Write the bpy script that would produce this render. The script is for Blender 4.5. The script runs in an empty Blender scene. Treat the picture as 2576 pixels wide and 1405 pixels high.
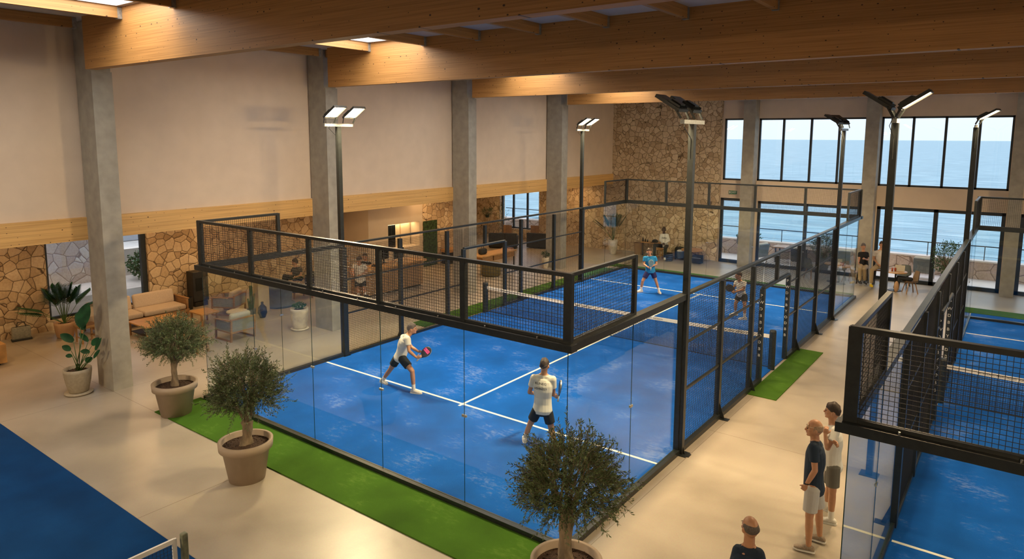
import bpy, bmesh, math, random
import numpy as np
from mathutils import Vector, Matrix
R = math.radians
PI = math.pi
C = bpy.context.scene.collection
SC = bpy.context.scene

# ------------------------------------------------------------------ camera, world, exposure
CAM = Vector((14.5428, -7.925, 5.9352))
RIGHT = Vector((0.8014, 0.5981, 0.00495)).normalized()
FWD = Vector((-0.59265, 0.79515, -0.12846)).normalized()
UP = RIGHT.cross(FWD).normalized()
FPX, PX0, PY0 = 1738.76, 1288 + 7.45, 702.5 - 134.11
cd = bpy.data.cameras.new('camera'); cam = bpy.data.objects.new('camera', cd); C.objects.link(cam)
cd.sensor_width = 36; cd.lens = FPX / 2576 * 36; cd.shift_x = -7.45 / 2576; cd.shift_y = -134.11 / 2576; cd.clip_end = 20000; cd.clip_start = 0.05
M = Matrix((RIGHT, UP, -FWD)).transposed().to_4x4(); M.translation = CAM
cam.matrix_world = M
SC.camera = cam
SC.view_settings.view_transform = 'Standard'; SC.view_settings.look = 'None'
SC.view_settings.exposure = 0.0; SC.view_settings.gamma = 1; SC.view_settings.use_curve_mapping = False
SC.cycles.transparent_max_bounces = 48
SC.cycles.max_bounces = 10; SC.cycles.diffuse_bounces = 5; SC.cycles.glossy_bounces = 4
SC.cycles.sample_clamp_indirect = 6
SC.cycles.use_denoising = True

w = bpy.data.worlds.new('world'); SC.world = w; w.use_nodes = True
wn = w.node_tree.nodes; wl = w.node_tree.links
bg = wn['Background']
tc = wn.new('ShaderNodeTexCoord'); sx = wn.new('ShaderNodeSeparateXYZ'); rp = wn.new('ShaderNodeValToRGB')
wl.new(tc.outputs['Generated'], sx.inputs[0]); wl.new(sx.outputs[2], rp.inputs[0]); wl.new(rp.outputs[0], bg.inputs[0])
rp.color_ramp.elements[0].position = 0.0; rp.color_ramp.elements[0].color = (0.60, 0.70, 0.80, 1)
rp.color_ramp.elements[1].position = 0.6; rp.color_ramp.elements[1].color = (0.40, 0.55, 0.78, 1)
e = rp.color_ramp.elements.new(0.12); e.color = (0.70, 0.80, 0.88, 1)
bg.inputs[1].default_value = 1.65

sd_ = bpy.data.lights.new('daylight', 'SUN'); sun = bpy.data.objects.new('daylight', sd_); C.objects.link(sun)
sd_.energy = 2.2; sd_.angle = R(70); sd_.color = (1.0, 0.93, 0.86); sun.rotation_euler = (R(-28), R(-12), 0)   # veiled evening sun over the sea

LAMP = 40.0        # radiance of the floodlight lenses
LAMPC = (1.0, 0.74, 0.42)
SKYL = 9.0         # daylight behind the roof lights
FLOOD = 250.0       # watts of one floodlight head
SPREAD = 138
DOWN = 620.0        # lounge downlights

# ------------------------------------------------------------------ pixel helpers (photo frame 2576 x 1405)
FH = Vector((FWD.x, FWD.y, 0)).normalized()
def ray(u, v):
    return RIGHT * ((u - PX0) / FPX) - UP * ((v - PY0) / FPX) + FWD
def pd(u, v, D):
    d = ray(u, v); return CAM + d * (D / d.dot(FH))
def pz(u, v, z=0.0):
    d = ray(u, v); return CAM + d * ((z - CAM.z) / d.z)
def pp(u, v, ax, c):
    d = ray(u, v); return CAM + d * ((c - CAM[ax]) / d[ax])
def depth(p):
    return (Vector((p[0], p[1], 0)) - Vector((CAM.x, CAM.y, 0))).dot(FH)

# ------------------------------------------------------------------ materials
def newmat(name):
    m = bpy.data.materials.new(name); m.use_nodes = True
    nt = m.node_tree
    return m, nt, nt.nodes['Principled BSDF']
def node(nt, t, **k):
    n = nt.nodes.new(t)
    for a, b in k.items():
        if hasattr(n, a): setattr(n, a, b)
        else: n.inputs[a].default_value = b
    return n
def ramp(nt, src, pts):
    r = nt.nodes.new('ShaderNodeValToRGB'); nt.links.new(src, r.inputs[0])
    el = r.color_ramp.elements
    el[0].position, el[0].color = pts[0][0], (*pts[0][1], 1)
    el[1].position, el[1].color = pts[-1][0], (*pts[-1][1], 1)
    for p, c in pts[1:-1]:
        x = el.new(p); x.color = (*c, 1)
    return r
def coords(nt, scale=(1, 1, 1), kind='Object'):
    t = nt.nodes.new('ShaderNodeTexCoord'); mp = nt.nodes.new('ShaderNodeMapping')
    nt.links.new(t.outputs[kind], mp.inputs[0]); mp.inputs['Scale'].default_value = scale
    return mp.outputs[0]
def mix(nt, fac, a, b, mode='MIX'):
    m = nt.nodes.new('ShaderNodeMixRGB'); m.blend_type = mode
    for i, v in enumerate((fac, a, b)):
        if hasattr(v, 'is_output'): nt.links.new(v, m.inputs[i])
        elif i == 0: m.inputs[0].default_value = v
        else: m.inputs[i].default_value = (*v, 1)
    return m.outputs[0]
def bump(nt, b, h, strength=0.3, dist=0.02):
    n = nt.nodes.new('ShaderNodeBump'); n.inputs['Strength'].default_value = strength; n.inputs['Distance'].default_value = dist
    nt.links.new(h, n.inputs['Height']); nt.links.new(n.outputs[0], b.inputs['Normal'])
def plain(name, col, rough=0.6, metal=0.0, var=0.12, scale=6.0, bmp=0.0, sscale=(1, 1, 1), spec=None):
    m, nt, b = newmat(name)
    v = coords(nt, sscale)
    n = node(nt, 'ShaderNodeTexNoise'); n.inputs['Scale'].default_value = scale; n.inputs['Detail'].default_value = 6
    nt.links.new(v, n.inputs['Vector'])
    lo = tuple(max(0, c * (1 - var)) for c in col); hi = tuple(min(1, c * (1 + var)) for c in col)
    r = ramp(nt, n.outputs['Fac'], [(0.3, lo), (0.7, hi)])
    nt.links.new(r.outputs[0], b.inputs['Base Color'])
    b.inputs['Roughness'].default_value = rough; b.inputs['Metallic'].default_value = metal
    if spec is not None: b.inputs['Specular IOR Level'].default_value = spec
    if bmp: bump(nt, b, n.outputs['Fac'], bmp)
    return m
MT = {}
def concrete_floor():
    m, nt, b = newmat('polished_concrete')
    v = coords(nt)
    n1 = node(nt, 'ShaderNodeTexNoise'); n1.inputs['Scale'].default_value = 0.6; n1.inputs['Detail'].default_value = 7; n1.inputs['Distortion'].default_value = 0.3
    n2 = node(nt, 'ShaderNodeTexNoise'); n2.inputs['Scale'].default_value = 45; n2.inputs['Detail'].default_value = 3
    nt.links.new(v, n1.inputs['Vector']); nt.links.new(v, n2.inputs['Vector'])
    r = ramp(nt, n1.outputs['Fac'], [(0.3, (0.30, 0.255, 0.195)), (0.5, (0.37, 0.315, 0.245)), (0.68, (0.42, 0.365, 0.29))])
    c = mix(nt, 0.10, r.outputs[0], n2.outputs['Color'], 'OVERLAY')
    sep = node(nt, 'ShaderNodeSeparateXYZ'); nt.links.new(v, sep.inputs[0])
    fac = None
    for ax, off, per in ((0, 2.2, 6.0), (1, 1.1, 6.4)):
        a = node(nt, 'ShaderNodeMath', operation='ADD'); nt.links.new(sep.outputs[ax], a.inputs[0]); a.inputs[1].default_value = off + per * 10 + per / 2
        md = node(nt, 'ShaderNodeMath', operation='MODULO'); nt.links.new(a.outputs[0], md.inputs[0]); md.inputs[1].default_value = per
        s = node(nt, 'ShaderNodeMath', operation='SUBTRACT'); nt.links.new(md.outputs[0], s.inputs[0]); s.inputs[1].default_value = per / 2
        ab = node(nt, 'ShaderNodeMath', operation='ABSOLUTE'); nt.links.new(s.outputs[0], ab.inputs[0])
        lt = node(nt, 'ShaderNodeMath', operation='LESS_THAN'); nt.links.new(ab.outputs[0], lt.inputs[0]); lt.inputs[1].default_value = 0.005
        if fac is None: fac = lt.outputs[0]
        else:
            mx = node(nt, 'ShaderNodeMath', operation='MAXIMUM'); nt.links.new(fac, mx.inputs[0]); nt.links.new(lt.outputs[0], mx.inputs[1]); fac = mx.outputs[0]
    c2 = mix(nt, fac, c, (0.16, 0.12, 0.08))
    nt.links.new(c2, b.inputs['Base Color'])
    rr = node(nt, 'ShaderNodeMapRange'); nt.links.new(n1.outputs['Fac'], rr.inputs[0]); rr.inputs[3].default_value = 0.2; rr.inputs[4].default_value = 0.42
    b.inputs['Roughness'].default_value = 0.33
    return m
def stone_mat(name, scale=4.0, cols=((0.42, 0.30, 0.18), (0.56, 0.43, 0.28), (0.66, 0.53, 0.36)), joint=(0.13, 0.09, 0.05), jw=0.026, axes=(1, 1, 1)):
    m, nt, b = newmat(name)
    v = coords(nt, axes)
    nz = node(nt, 'ShaderNodeTexNoise'); nz.inputs['Scale'].default_value = 2.2; nt.links.new(v, nz.inputs['Vector'])
    ad = node(nt, 'ShaderNodeMixRGB'); ad.blend_type = 'ADD'; ad.inputs[0].default_value = 0.11; nt.links.new(v, ad.inputs[1]); nt.links.new(nz.outputs['Color'], ad.inputs[2])
    vc = node(nt, 'ShaderNodeTexVoronoi'); vc.feature = 'F1'; vc.inputs['Scale'].default_value = scale; vc.inputs['Randomness'].default_value = 0.9
    ve = node(nt, 'ShaderNodeTexVoronoi'); ve.feature = 'DISTANCE_TO_EDGE'; ve.inputs['Scale'].default_value = scale; ve.inputs['Randomness'].default_value = 0.9
    nt.links.new(ad.outputs[0], vc.inputs['Vector']); nt.links.new(ad.outputs[0], ve.inputs['Vector'])
    sp = node(nt, 'ShaderNodeSeparateColor'); nt.links.new(vc.outputs['Color'], sp.inputs[0])
    r = ramp(nt, sp.outputs[0], [(0.0, cols[0]), (0.45, cols[1]), (1.0, cols[2])])
    n2 = node(nt, 'ShaderNodeTexNoise'); n2.inputs['Scale'].default_value = 14; n2.inputs['Detail'].default_value = 8; nt.links.new(v, n2.inputs['Vector'])
    c = mix(nt, 0.35, r.outputs[0], n2.outputs['Fac'], 'OVERLAY')
    st = ramp(nt, ve.outputs['Distance'], [(jw * 0.4, (1, 1, 1)), (jw, (0, 0, 0))])
    c2 = mix(nt, st.outputs[0], c, joint)
    nt.links.new(c2, b.inputs['Base Color']); b.inputs['Roughness'].default_value = 0.85
    h = ramp(nt, ve.outputs['Distance'], [(0.0, (0, 0, 0)), (jw * 2.5, (0.8, 0.8, 0.8)), (0.4, (1, 1, 1))])
    hh = mix(nt, 0.25, h.outputs[0], n2.outputs['Fac'], 'MIX')
    bump(nt, b, hh, 0.8, 0.03)
    return m
def glulam(name, axis, base=(0.44, 0.215, 0.062), dark=(0.32, 0.145, 0.036)):
    # axis: 0 beam runs along x, 1 along y; the other horizontal coordinate is ignored in streaks
    m, nt, b = newmat(name)
    sc = (0.35, 3.0, 26.0) if axis == 0 else (3.0, 0.35, 26.0)
    v = coords(nt, sc)
    n = node(nt, 'ShaderNodeTexNoise'); n.inputs['Scale'].default_value = 1.6; n.inputs['Detail'].default_value = 7; nt.links.new(v, n.inputs['Vector'])
    r = ramp(nt, n.outputs['Fac'], [(0.3, dark), (0.5, base), (0.72, tuple(c * 1.2 for c in base))])
    # lamella lines
    v0 = coords(nt)
    sep = node(nt, 'ShaderNodeSeparateXYZ'); nt.links.new(v0, sep.inputs[0])
    md = node(nt, 'ShaderNodeMath', operation='PINGPONG'); nt.links.new(sep.outputs[2], md.inputs[0]); md.inputs[1].default_value = 0.02
    lt = node(nt, 'ShaderNodeMath', operation='LESS_THAN'); nt.links.new(md.outputs[0], lt.inputs[0]); lt.inputs[1].default_value = 0.0012
    fl = node(nt, 'ShaderNodeMath', operation='MULTIPLY'); nt.links.new(lt.outputs[0], fl.inputs[0]); fl.inputs[1].default_value = 0.35
    c = mix(nt, fl.outputs[0], r.outputs[0], dark)
    # knots
    zs = node(nt, 'ShaderNodeMath', operation='MULTIPLY'); nt.links.new(sep.outputs[2], zs.inputs[0]); zs.inputs[1].default_value = 1.5
    cb = node(nt, 'ShaderNodeCombineXYZ'); nt.links.new(sep.outputs[axis], cb.inputs[0]); nt.links.new(zs.outputs[0], cb.inputs[1])
    vo = node(nt, 'ShaderNodeTexVoronoi'); vo.voronoi_dimensions = '2D'; vo.feature = 'F1'; vo.inputs['Scale'].default_value = 5.0; nt.links.new(cb.outputs[0], vo.inputs['Vector'])
    spc = node(nt, 'ShaderNodeSeparateColor'); nt.links.new(vo.outputs['Color'], spc.inputs[0])
    gt = node(nt, 'ShaderNodeMath', operation='GREATER_THAN'); nt.links.new(spc.outputs[0], gt.inputs[0]); gt.inputs[1].default_value = 0.6
    sc_ = node(nt, 'ShaderNodeMapRange'); nt.links.new(spc.outputs[1], sc_.inputs[0]); sc_.inputs[3].default_value = 0.8; sc_.inputs[4].default_value = 2.6
    dm = node(nt, 'ShaderNodeMath', operation='MULTIPLY'); nt.links.new(vo.outputs['Distance'], dm.inputs[0]); nt.links.new(sc_.outputs[0], dm.inputs[1])
    kn = ramp(nt, dm.outputs[0], [(0.06, (1, 1, 1)), (0.10, (0, 0, 0))])
    ml = node(nt, 'ShaderNodeMath', operation='MULTIPLY'); nt.links.new(kn.outputs[0], ml.inputs[0]); nt.links.new(gt.outputs[0], ml.inputs[1])
    c2 = mix(nt, ml.outputs[0], c, (0.05, 0.02, 0.008))
    nt.links.new(c2, b.inputs['Base Color']); b.inputs['Roughness'].default_value = 0.55
    return m
def turf_mat(name, base, streak, amt=0.5):
    m, nt, b = newmat(name)
    v = coords(nt)
    n1 = node(nt, 'ShaderNodeTexNoise'); n1.inputs['Scale'].default_value = 0.9; n1.inputs['Detail'].default_value = 8; nt.links.new(v, n1.inputs['Vector'])
    n2 = node(nt, 'ShaderNodeTexNoise'); n2.inputs['Scale'].default_value = 160; n2.inputs['Detail'].default_value = 2; nt.links.new(v, n2.inputs['Vector'])
    vs = coords(nt, (1.0, 2.2, 1))
    n3 = node(nt, 'ShaderNodeTexNoise'); n3.inputs['Scale'].default_value = 5.5; n3.inputs['Detail'].default_value = 12; n3.inputs['Roughness'].default_value = 0.78; nt.links.new(vs, n3.inputs['Vector'])
    r = ramp(nt, n1.outputs['Fac'], [(0.35, tuple(c * 0.8 for c in base)), (0.65, tuple(c * 1.15 for c in base))])
    a = node(nt, 'ShaderNodeMath', operation='MULTIPLY'); nt.links.new(n3.outputs['Fac'], a.inputs[0]); nt.links.new(n1.outputs['Fac'], a.inputs[1])
    s = ramp(nt, a.outputs[0], [(0.29, (0, 0, 0)), (0.42, (amt, amt, amt))])
    c = mix(nt, s.outputs[0], r.outputs[0], streak)
    c2 = mix(nt, 0.25, c, n2.outputs['Fac'], 'OVERLAY')
    nt.links.new(c2, b.inputs['Base Color']); b.inputs['Roughness'].default_value = 0.95; b.inputs['Specular IOR Level'].default_value = 0.15
    bump(nt, b, n2.outputs['Fac'], 0.5, 0.01)
    return m
def glass_mat(name, tint=(0.94, 0.97, 0.965), boost=0.75):
    m = bpy.data.materials.new(name); m.use_nodes = True; nt = m.node_tree
    nt.nodes.remove(nt.nodes['Principled BSDF']); out = nt.nodes['Material Output']
    t = node(nt, 'ShaderNodeBsdfTransparent'); t.inputs[0].default_value = (*tint, 1)
    g = node(nt, 'ShaderNodeBsdfGlossy'); g.inputs[0].default_value = (0.95, 0.97, 1, 1); g.inputs['Roughness'].default_value = 0.0
    f = node(nt, 'ShaderNodeLayerWeight'); f.inputs[0].default_value = 0.5
    pw = node(nt, 'ShaderNodeMath', operation='POWER'); nt.links.new(f.outputs['Facing'], pw.inputs[0]); pw.inputs[1].default_value = 5
    k = node(nt, 'ShaderNodeMath', operation='MULTIPLY_ADD'); nt.links.new(pw.outputs[0], k.inputs[0]); k.inputs[1].default_value = 0.7; k.inputs[2].default_value = 0.045 * boost
    mx = node(nt, 'ShaderNodeMixShader'); nt.links.new(k.outputs[0], mx.inputs[0]); nt.links.new(t.outputs[0], mx.inputs[1]); nt.links.new(g.outputs[0], mx.inputs[2])
    nt.links.new(mx.outputs[0], out.inputs[0])
    return m
def emit_mat(name, col, s):
    m = bpy.data.materials.new(name); m.use_nodes = True; nt = m.node_tree
    nt.nodes.remove(nt.nodes['Principled BSDF']); out = nt.nodes['Material Output']
    n = node(nt, 'ShaderNodeEmission'); n.inputs[0].default_value = (*col, 1); n.inputs[1].default_value = s
    nt.links.new(n.outputs[0], out.inputs[0]); return m
def sea_mat():
    m, nt, b = newmat('sea_water')
    v = coords(nt, (0.02, 0.07, 1))
    n = node(nt, 'ShaderNodeTexNoise'); n.inputs['Scale'].default_value = 3.0; n.inputs['Detail'].default_value = 10; n.inputs['Distortion'].default_value = 0.5; nt.links.new(v, n.inputs['Vector'])
    r = ramp(nt, n.outputs['Fac'], [(0.3, (0.10, 0.24, 0.31)), (0.55, (0.19, 0.37, 0.44)), (0.75, (0.40, 0.58, 0.63))])
    nt.links.new(r.outputs[0], b.inputs['Base Color']); b.inputs['Roughness'].default_value = 0.35; b.inputs['IOR'].default_value = 1.33
    bump(nt, b, n.outputs['Fac'], 1.0, 1.5)
    return m
def rope_mat(name, col, dark, sc=60):
    m, nt, b = newmat(name); v = coords(nt)
    sp = node(nt, 'ShaderNodeSeparateXYZ'); nt.links.new(v, sp.inputs[0]); aa = node(nt, 'ShaderNodeMath', operation='ADD'); nt.links.new(sp.outputs[0], aa.inputs[0]); nt.links.new(sp.outputs[1], aa.inputs[1])
    cb = node(nt, 'ShaderNodeCombineXYZ'); nt.links.new(aa.outputs[0], cb.inputs[0]); nt.links.new(sp.outputs[2], cb.inputs[1])
    br = node(nt, 'ShaderNodeTexBrick'); nt.links.new(cb.outputs[0], br.inputs['Vector']); br.inputs['Scale'].default_value = sc / 4
    br.inputs['Color1'].default_value = (*col, 1); br.inputs['Color2'].default_value = (*[c * .85 for c in col], 1); br.inputs['Mortar'].default_value = (*dark, 1); br.inputs['Mortar Size'].default_value = 0.06
    nt.links.new(br.outputs['Color'], b.inputs['Base Color']); b.inputs['Roughness'].default_value = 0.8
    return m

MT['floor'] = concrete_floor()
MT['plaster'] = plain('warm_plaster', (0.67, 0.54, 0.41), 0.9, var=0.04, scale=2)
MT['plaster_light'] = plain('reception_plaster', (0.50, 0.42, 0.33), 0.9, var=0.04, scale=2)
MT['ceiling'] = plain('ceiling_board', (0.42, 0.39, 0.38), 0.9, var=0.03)
MT['stone'] = stone_mat('limestone_rubble_back')
MT['stone_l'] = stone_mat('limestone_rubble_lounge', 3.5, ((0.38, 0.26, 0.15), (0.52, 0.38, 0.23), (0.62, 0.48, 0.32)), (0.09, 0.055, 0.03), 0.028)
MT['concrete'] = plain('cast_concrete', (0.33, 0.305, 0.255), 0.75, var=0.16, scale=3.5, bmp=0.15)
MT['glu_x'] = glulam('glulam_timber', 0)
MT['glu_y'] = glulam('glulam_mezzanine', 1, (0.62, 0.37, 0.13), (0.50, 0.28, 0.09))
MT['joist'] = glulam('joist_timber', 1, (0.36, 0.19, 0.06), (0.27, 0.13, 0.04))
MT['black'] = plain('black_powder_coat', (0.016, 0.019, 0.019), 0.36, 0.0, var=0.25, scale=14)
MT['frame'] = plain('window_frame_dark', (0.018, 0.026, 0.034), 0.45, var=0.1)
MT['galv'] = plain('galvanised_steel', (0.36, 0.38, 0.38), 0.45, 0.7, var=0.2, scale=30)
MT['wire'] = plain('black_wire', (0.012, 0.013, 0.013), 0.5, var=0.05)
MT['glass'] = glass_mat('court_glass')
MT['glass_w'] = glass_mat('window_glass', (0.97, 0.98, 0.985), 0.8)
MT['glass_edge'] = plain('glass_edge_teal', (0.015, 0.045, 0.045), 0.2, var=0.05)
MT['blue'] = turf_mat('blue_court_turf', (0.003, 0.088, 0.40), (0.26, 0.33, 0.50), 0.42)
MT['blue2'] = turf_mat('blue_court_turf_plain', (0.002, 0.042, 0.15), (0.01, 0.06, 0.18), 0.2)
MT['green'] = turf_mat('green_artificial_grass', (0.050, 0.125, 0.010), (0.14, 0.23, 0.04), 0.5)
MT['line'] = plain('white_line', (0.72, 0.71, 0.66), 0.8, var=0.05)
MT['net'] = plain('net_cord', (0.006, 0.016, 0.04), 0.7, var=0.05)
MT['band'] = plain('net_band', (0.74, 0.72, 0.68), 0.7, var=0.04)
MT['ink'] = plain('dark_print', (0.02, 0.02, 0.025), 0.7, var=0.02)
MT['pad'] = plain('post_padding', (0.012, 0.02, 0.028), 0.45, var=0.6, scale=30)
MT['white_ink'] = plain('white_print', (0.7, 0.7, 0.68), 0.7, var=0.02)
MT['lens'] = emit_mat('floodlight_lens', LAMPC, LAMP)
MT['lens_dim'] = emit_mat('floodlight_lens_pair', LAMPC, LAMP)
MT['down'] = emit_mat('downlight_lens', (1.0, 0.58, 0.24), DOWN)
MT['niche'] = emit_mat('niche_strip_lens', (1.0, 0.66, 0.32), 14)
MT['skylight'] = emit_mat('roof_light_daylight', (1.0, 0.95, 0.88), SKYL)
MT['pot'] = plain('taupe_plastic_pot', (0.34, 0.26, 0.19), 0.6, var=0.04)
MT['pot_sand'] = plain('sand_ceramic_pot', (0.36, 0.30, 0.21), 0.5, var=0.1, scale=20)
MT['terra'] = plain('terracotta', (0.40, 0.24, 0.13), 0.7, var=0.12)
MT['white_pot'] = plain('cream_glazed_pot', (0.60, 0.53, 0.42), 0.35, var=0.25, scale=5)
MT['soil'] = plain('potting_soil', (0.055, 0.028, 0.015), 0.95, var=0.9, scale=60, bmp=0.8)
MT['bark'] = plain('olive_bark', (0.20, 0.15, 0.10), 0.9, var=0.6, scale=9, bmp=1.0, sscale=(1, 1, .4))
MT['olive'] = plain('olive_leaves', (0.105, 0.150, 0.060), 0.5, var=0.75, scale=12)
MT['leaf'] = plain('dark_green_leaf', (0.012, 0.065, 0.02), 0.4, var=0.5, scale=6)
MT['leaf2'] = plain('mid_green_leaf', (0.05, 0.12, 0.03), 0.5, var=0.6, scale=8)
MT['stem'] = plain('green_stem', (0.06, 0.12, 0.03), 0.5, var=0.2)
MT['oak'] = plain('oak_wood', (0.30, 0.16, 0.065), 0.5, var=0.3, scale=5, sscale=(1, 1, 9))
MT['oak_l'] = plain('honey_wood', (0.48, 0.26, 0.09), 0.5, var=0.25, scale=4, sscale=(12, 1, 1))
MT['cushion'] = plain('beige_cushion', (0.52, 0.42, 0.33), 0.9, var=0.07, scale=30)
MT['cushion_g'] = plain('pale_cushion', (0.50, 0.46, 0.37), 0.9, var=0.07, scale=30)
MT['rope'] = rope_mat('grey_rope_weave', (0.42, 0.42, 0.38), (0.10, 0.10, 0.09))
MT['rattan'] = rope_mat('rattan_weave', (0.45, 0.28, 0.12), (0.12, 0.06, 0.02), 90)
MT['dark'] = plain('charcoal_upholstery', (0.022, 0.022, 0.02), 0.85, var=0.3)
MT['blackwood'] = plain('blackened_wood', (0.012, 0.011, 0.01), 0.5, var=0.4)
MT['greypot'] = plain('slate_blue_pot', (0.10, 0.13, 0.16), 0.6, var=0.2)
MT['screen'] = plain('screen_black', (0.006, 0.008, 0.008), 0.2, var=0.1)
MT['moss'] = plain('moss_panel', (0.02, 0.045, 0.012), 0.9, var=0.9, scale=9, bmp=.6)
MT['cream'] = plain('cream_cabinet', (0.55, 0.46, 0.32), 0.7, var=0.05)
MT['chrome'] = plain('brushed_steel_clamp', (0.5, 0.5, 0.48), 0.3, 0.9, var=0.1)
MT['sea'] = sea_mat()
MT['terrace'] = plain('terrace_paving', (0.66, 0.58, 0.52), 0.8, var=0.05)
MT['ground'] = plain('pale_driveway', (0.74, 0.64, 0.54), 0.9, var=0.12, scale=2)
MT['render_w'] = plain('grey_render_wall', (0.40, 0.41, 0.43), 0.8, var=0.05)
MT['exit'] = plain('exit_sign_green', (0.01, 0.16, 0.07), 0.4, var=0.02)
MT['red'] = plain('dark_red_pot', (0.10, 0.012, 0.015), 0.45, var=0.1)
MT['shell'] = plain('tan_shell_seat', (0.30, 0.20, 0.12), 0.6, var=0.08)
MT['grey_f'] = plain('grey_sling_fabric', (0.13, 0.15, 0.15), 0.8, var=0.1)
MT['jute'] = plain('canvas_bag', (0.22, 0.20, 0.15), 0.9, var=0.2, scale=20)

# ------------------------------------------------------------------ mesh builder
class MB:
    def __init__(s): s.v = []; s.f = []
    def add(s, vs, fs):
        o = len(s.v); s.v += [tuple(x) for x in vs]; s.f += [tuple(i + o for i in f) for f in fs]
        return s
    def box(s, c, d, rz=0.0, rx=0.0, ry=0.0, taper=1.0):
        hx, hy, hz = d[0] / 2, d[1] / 2, d[2] / 2
        m = Matrix.Rotation(rz, 3, 'Z') @ Matrix.Rotation(ry, 3, 'Y') @ Matrix.Rotation(rx, 3, 'X')
        vs = []
        for z, k in ((-hz, 1), (hz, taper)):
            for x, y in ((-hx, -hy), (hx, -hy), (hx, hy), (-hx, hy)):
                vs.append(Vector(c) + m @ Vector((x * k, y * k, z)))
        return s.add(vs, [(0, 3, 2, 1), (4, 5, 6, 7), (0, 1, 5, 4), (1, 2, 6, 5), (2, 3, 7, 6), (3, 0, 4, 7)])
    def span(s, a, b):
        c = [(a[i] + b[i]) / 2 for i in range(3)]; d = [abs(b[i] - a[i]) for i in range(3)]
        return s.box(c, d)
    def rbox(s, c, d, r=0.02, rz=0.0, rx=0.0, ry=0.0):
        bm = bmesh.new(); bmesh.ops.create_cube(bm, size=1)
        for v in bm.verts: v.co = Vector((v.co.x * d[0], v.co.y * d[1], v.co.z * d[2]))
        bmesh.ops.bevel(bm, geom=list(bm.edges), offset=min(r, min(d) * 0.45), segments=3, affect='EDGES', profile=0.5)
        m = Matrix.Rotation(rz, 3, 'Z') @ Matrix.Rotation(ry, 3, 'Y') @ Matrix.Rotation(rx, 3, 'X')
        bm.verts.index_update()
        vs = [Vector(c) + m @ v.co for v in bm.verts]; fs = [[v.index for v in f.verts] for f in bm.faces]
        bm.free(); return s.add(vs, fs)
    def bar(s, a, b, w=0.03, h=None):
        a = Vector(a); b = Vector(b); h = h or w; d = (b - a)
        if d.length < 1e-6: return s
        t = d.normalized(); side = t.cross(Vector((0, 0, 1)))
        if side.length < 1e-3: side = Vector((1, 0, 0))
        side.normalize(); up = side.cross(t)
        vs = [p + side * x * w / 2 + up * y * h / 2 for p in (a, b) for x, y in ((-1, -1), (1, -1), (1, 1), (-1, 1))]
        return s.add(vs, [(0, 3, 2, 1), (4, 5, 6, 7), (0, 1, 5, 4), (1, 2, 6, 5), (2, 3, 7, 6), (3, 0, 4, 7)])
    def loft(s, secs, cap=True):
        n = len(secs[0]); vs = []; fs = []
        for sec in secs: vs += list(sec)
        for i in range(len(secs) - 1):
            for j in range(n):
                k = (j + 1) % n
                fs.append((i * n + j, i * n + k, (i + 1) * n + k, (i + 1) * n + j))
        if cap:
            fs.append(tuple(range(n - 1, -1, -1))); o = (len(secs) - 1) * n; fs.append(tuple(range(o, o + n)))
        return s.add(vs, fs)
    def ell_loft(s, cs, n=16, cap=True):
        """cs: list of (centre, sideVec*rx, fwdVec*ry)"""
        return s.loft([[c + a * math.cos(2 * PI * k / n) + b * math.sin(2 * PI * k / n) for k in range(n)] for c, a, b in cs], cap)
    def tube(s, pts, r, n=8, cap=True):
        pts = [Vector(p) for p in pts]; rs = r if isinstance(r, (list, tuple)) else [r] * len(pts)
        secs = []; prev = None
        for i, p in enumerate(pts):
            t = (pts[min(i + 1, len(pts) - 1)] - pts[max(i - 1, 0)])
            t = t.normalized() if t.length > 1e-9 else Vector((0, 0, 1))
            a = prev if prev is not None else (Vector((0, 0, 1)) if abs(t.z) < 0.9 else Vector((1, 0, 0)))
            a = (a - t * a.dot(t)).normalized(); prev = a; b = t.cross(a)
            secs.append([p + (a * math.cos(2 * PI * k / n) + b * math.sin(2 * PI * k / n)) * rs[i] for k in range(n)])
        return s.loft(secs, cap)
    def lathe(s, prof, c=(0, 0, 0), n=28, cap=False):
        c = Vector(c)
        secs = [[c + Vector((r * math.cos(2 * PI * k / n), r * math.sin(2 * PI * k / n), z)) for k in range(n)] for r, z in prof]
        return s.loft(secs, cap)
    def ellip(s, c, ax, n=12, m=8):
        """ax: three vectors (semi axes)"""
        c = Vector(c); a, b, u = [Vector(x) for x in ax]; vs = [c - u]; fs = []
        for i in range(1, m):
            th = PI * i / m; z = -math.cos(th); rr = math.sin(th)
            for k in range(n):
                ph = 2 * PI * k / n; vs.append(c + u * z + a * rr * math.cos(ph) + b * rr * math.sin(ph))
        vs.append(c + u)
        for k in range(n): fs.append((0, 1 + (k + 1) % n, 1 + k))
        for i in range(m - 2):
            for k in range(n):
                p = 1 + i * n; q = p + n; fs.append((p + k, p + (k + 1) % n, q + (k + 1) % n, q + k))
        o = 1 + (m - 2) * n; t = len(vs) - 1
        for k in range(n): fs.append((o + k, o + (k + 1) % n, t))
        return s.add(vs, fs)
    def capsule(s, a, b, ra, rb, n=12):
        a = Vector(a); b = Vector(b); t = (b - a)
        if t.length < 1e-6: t = Vector((0, 0, 1e-3)); b = a + t
        t = t.normalized(); x = Vector((0, 0, 1)) if abs(t.z) < .9 else Vector((1, 0, 0))
        x = (x - t * x.dot(t)).normalized(); y = t.cross(x); secs = []
        for k in (0.15, 0.6, 0.92): secs.append((a - t * ra * math.sqrt(1 - k * k), x * ra * k, y * ra * k))
        secs.append((a, x * ra, y * ra)); secs.append((b, x * rb, y * rb))
        for k in (0.92, 0.6, 0.15): secs.append((b + t * rb * math.sqrt(1 - k * k), x * rb * k, y * rb * k))
        return s.ell_loft(secs, n)
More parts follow.
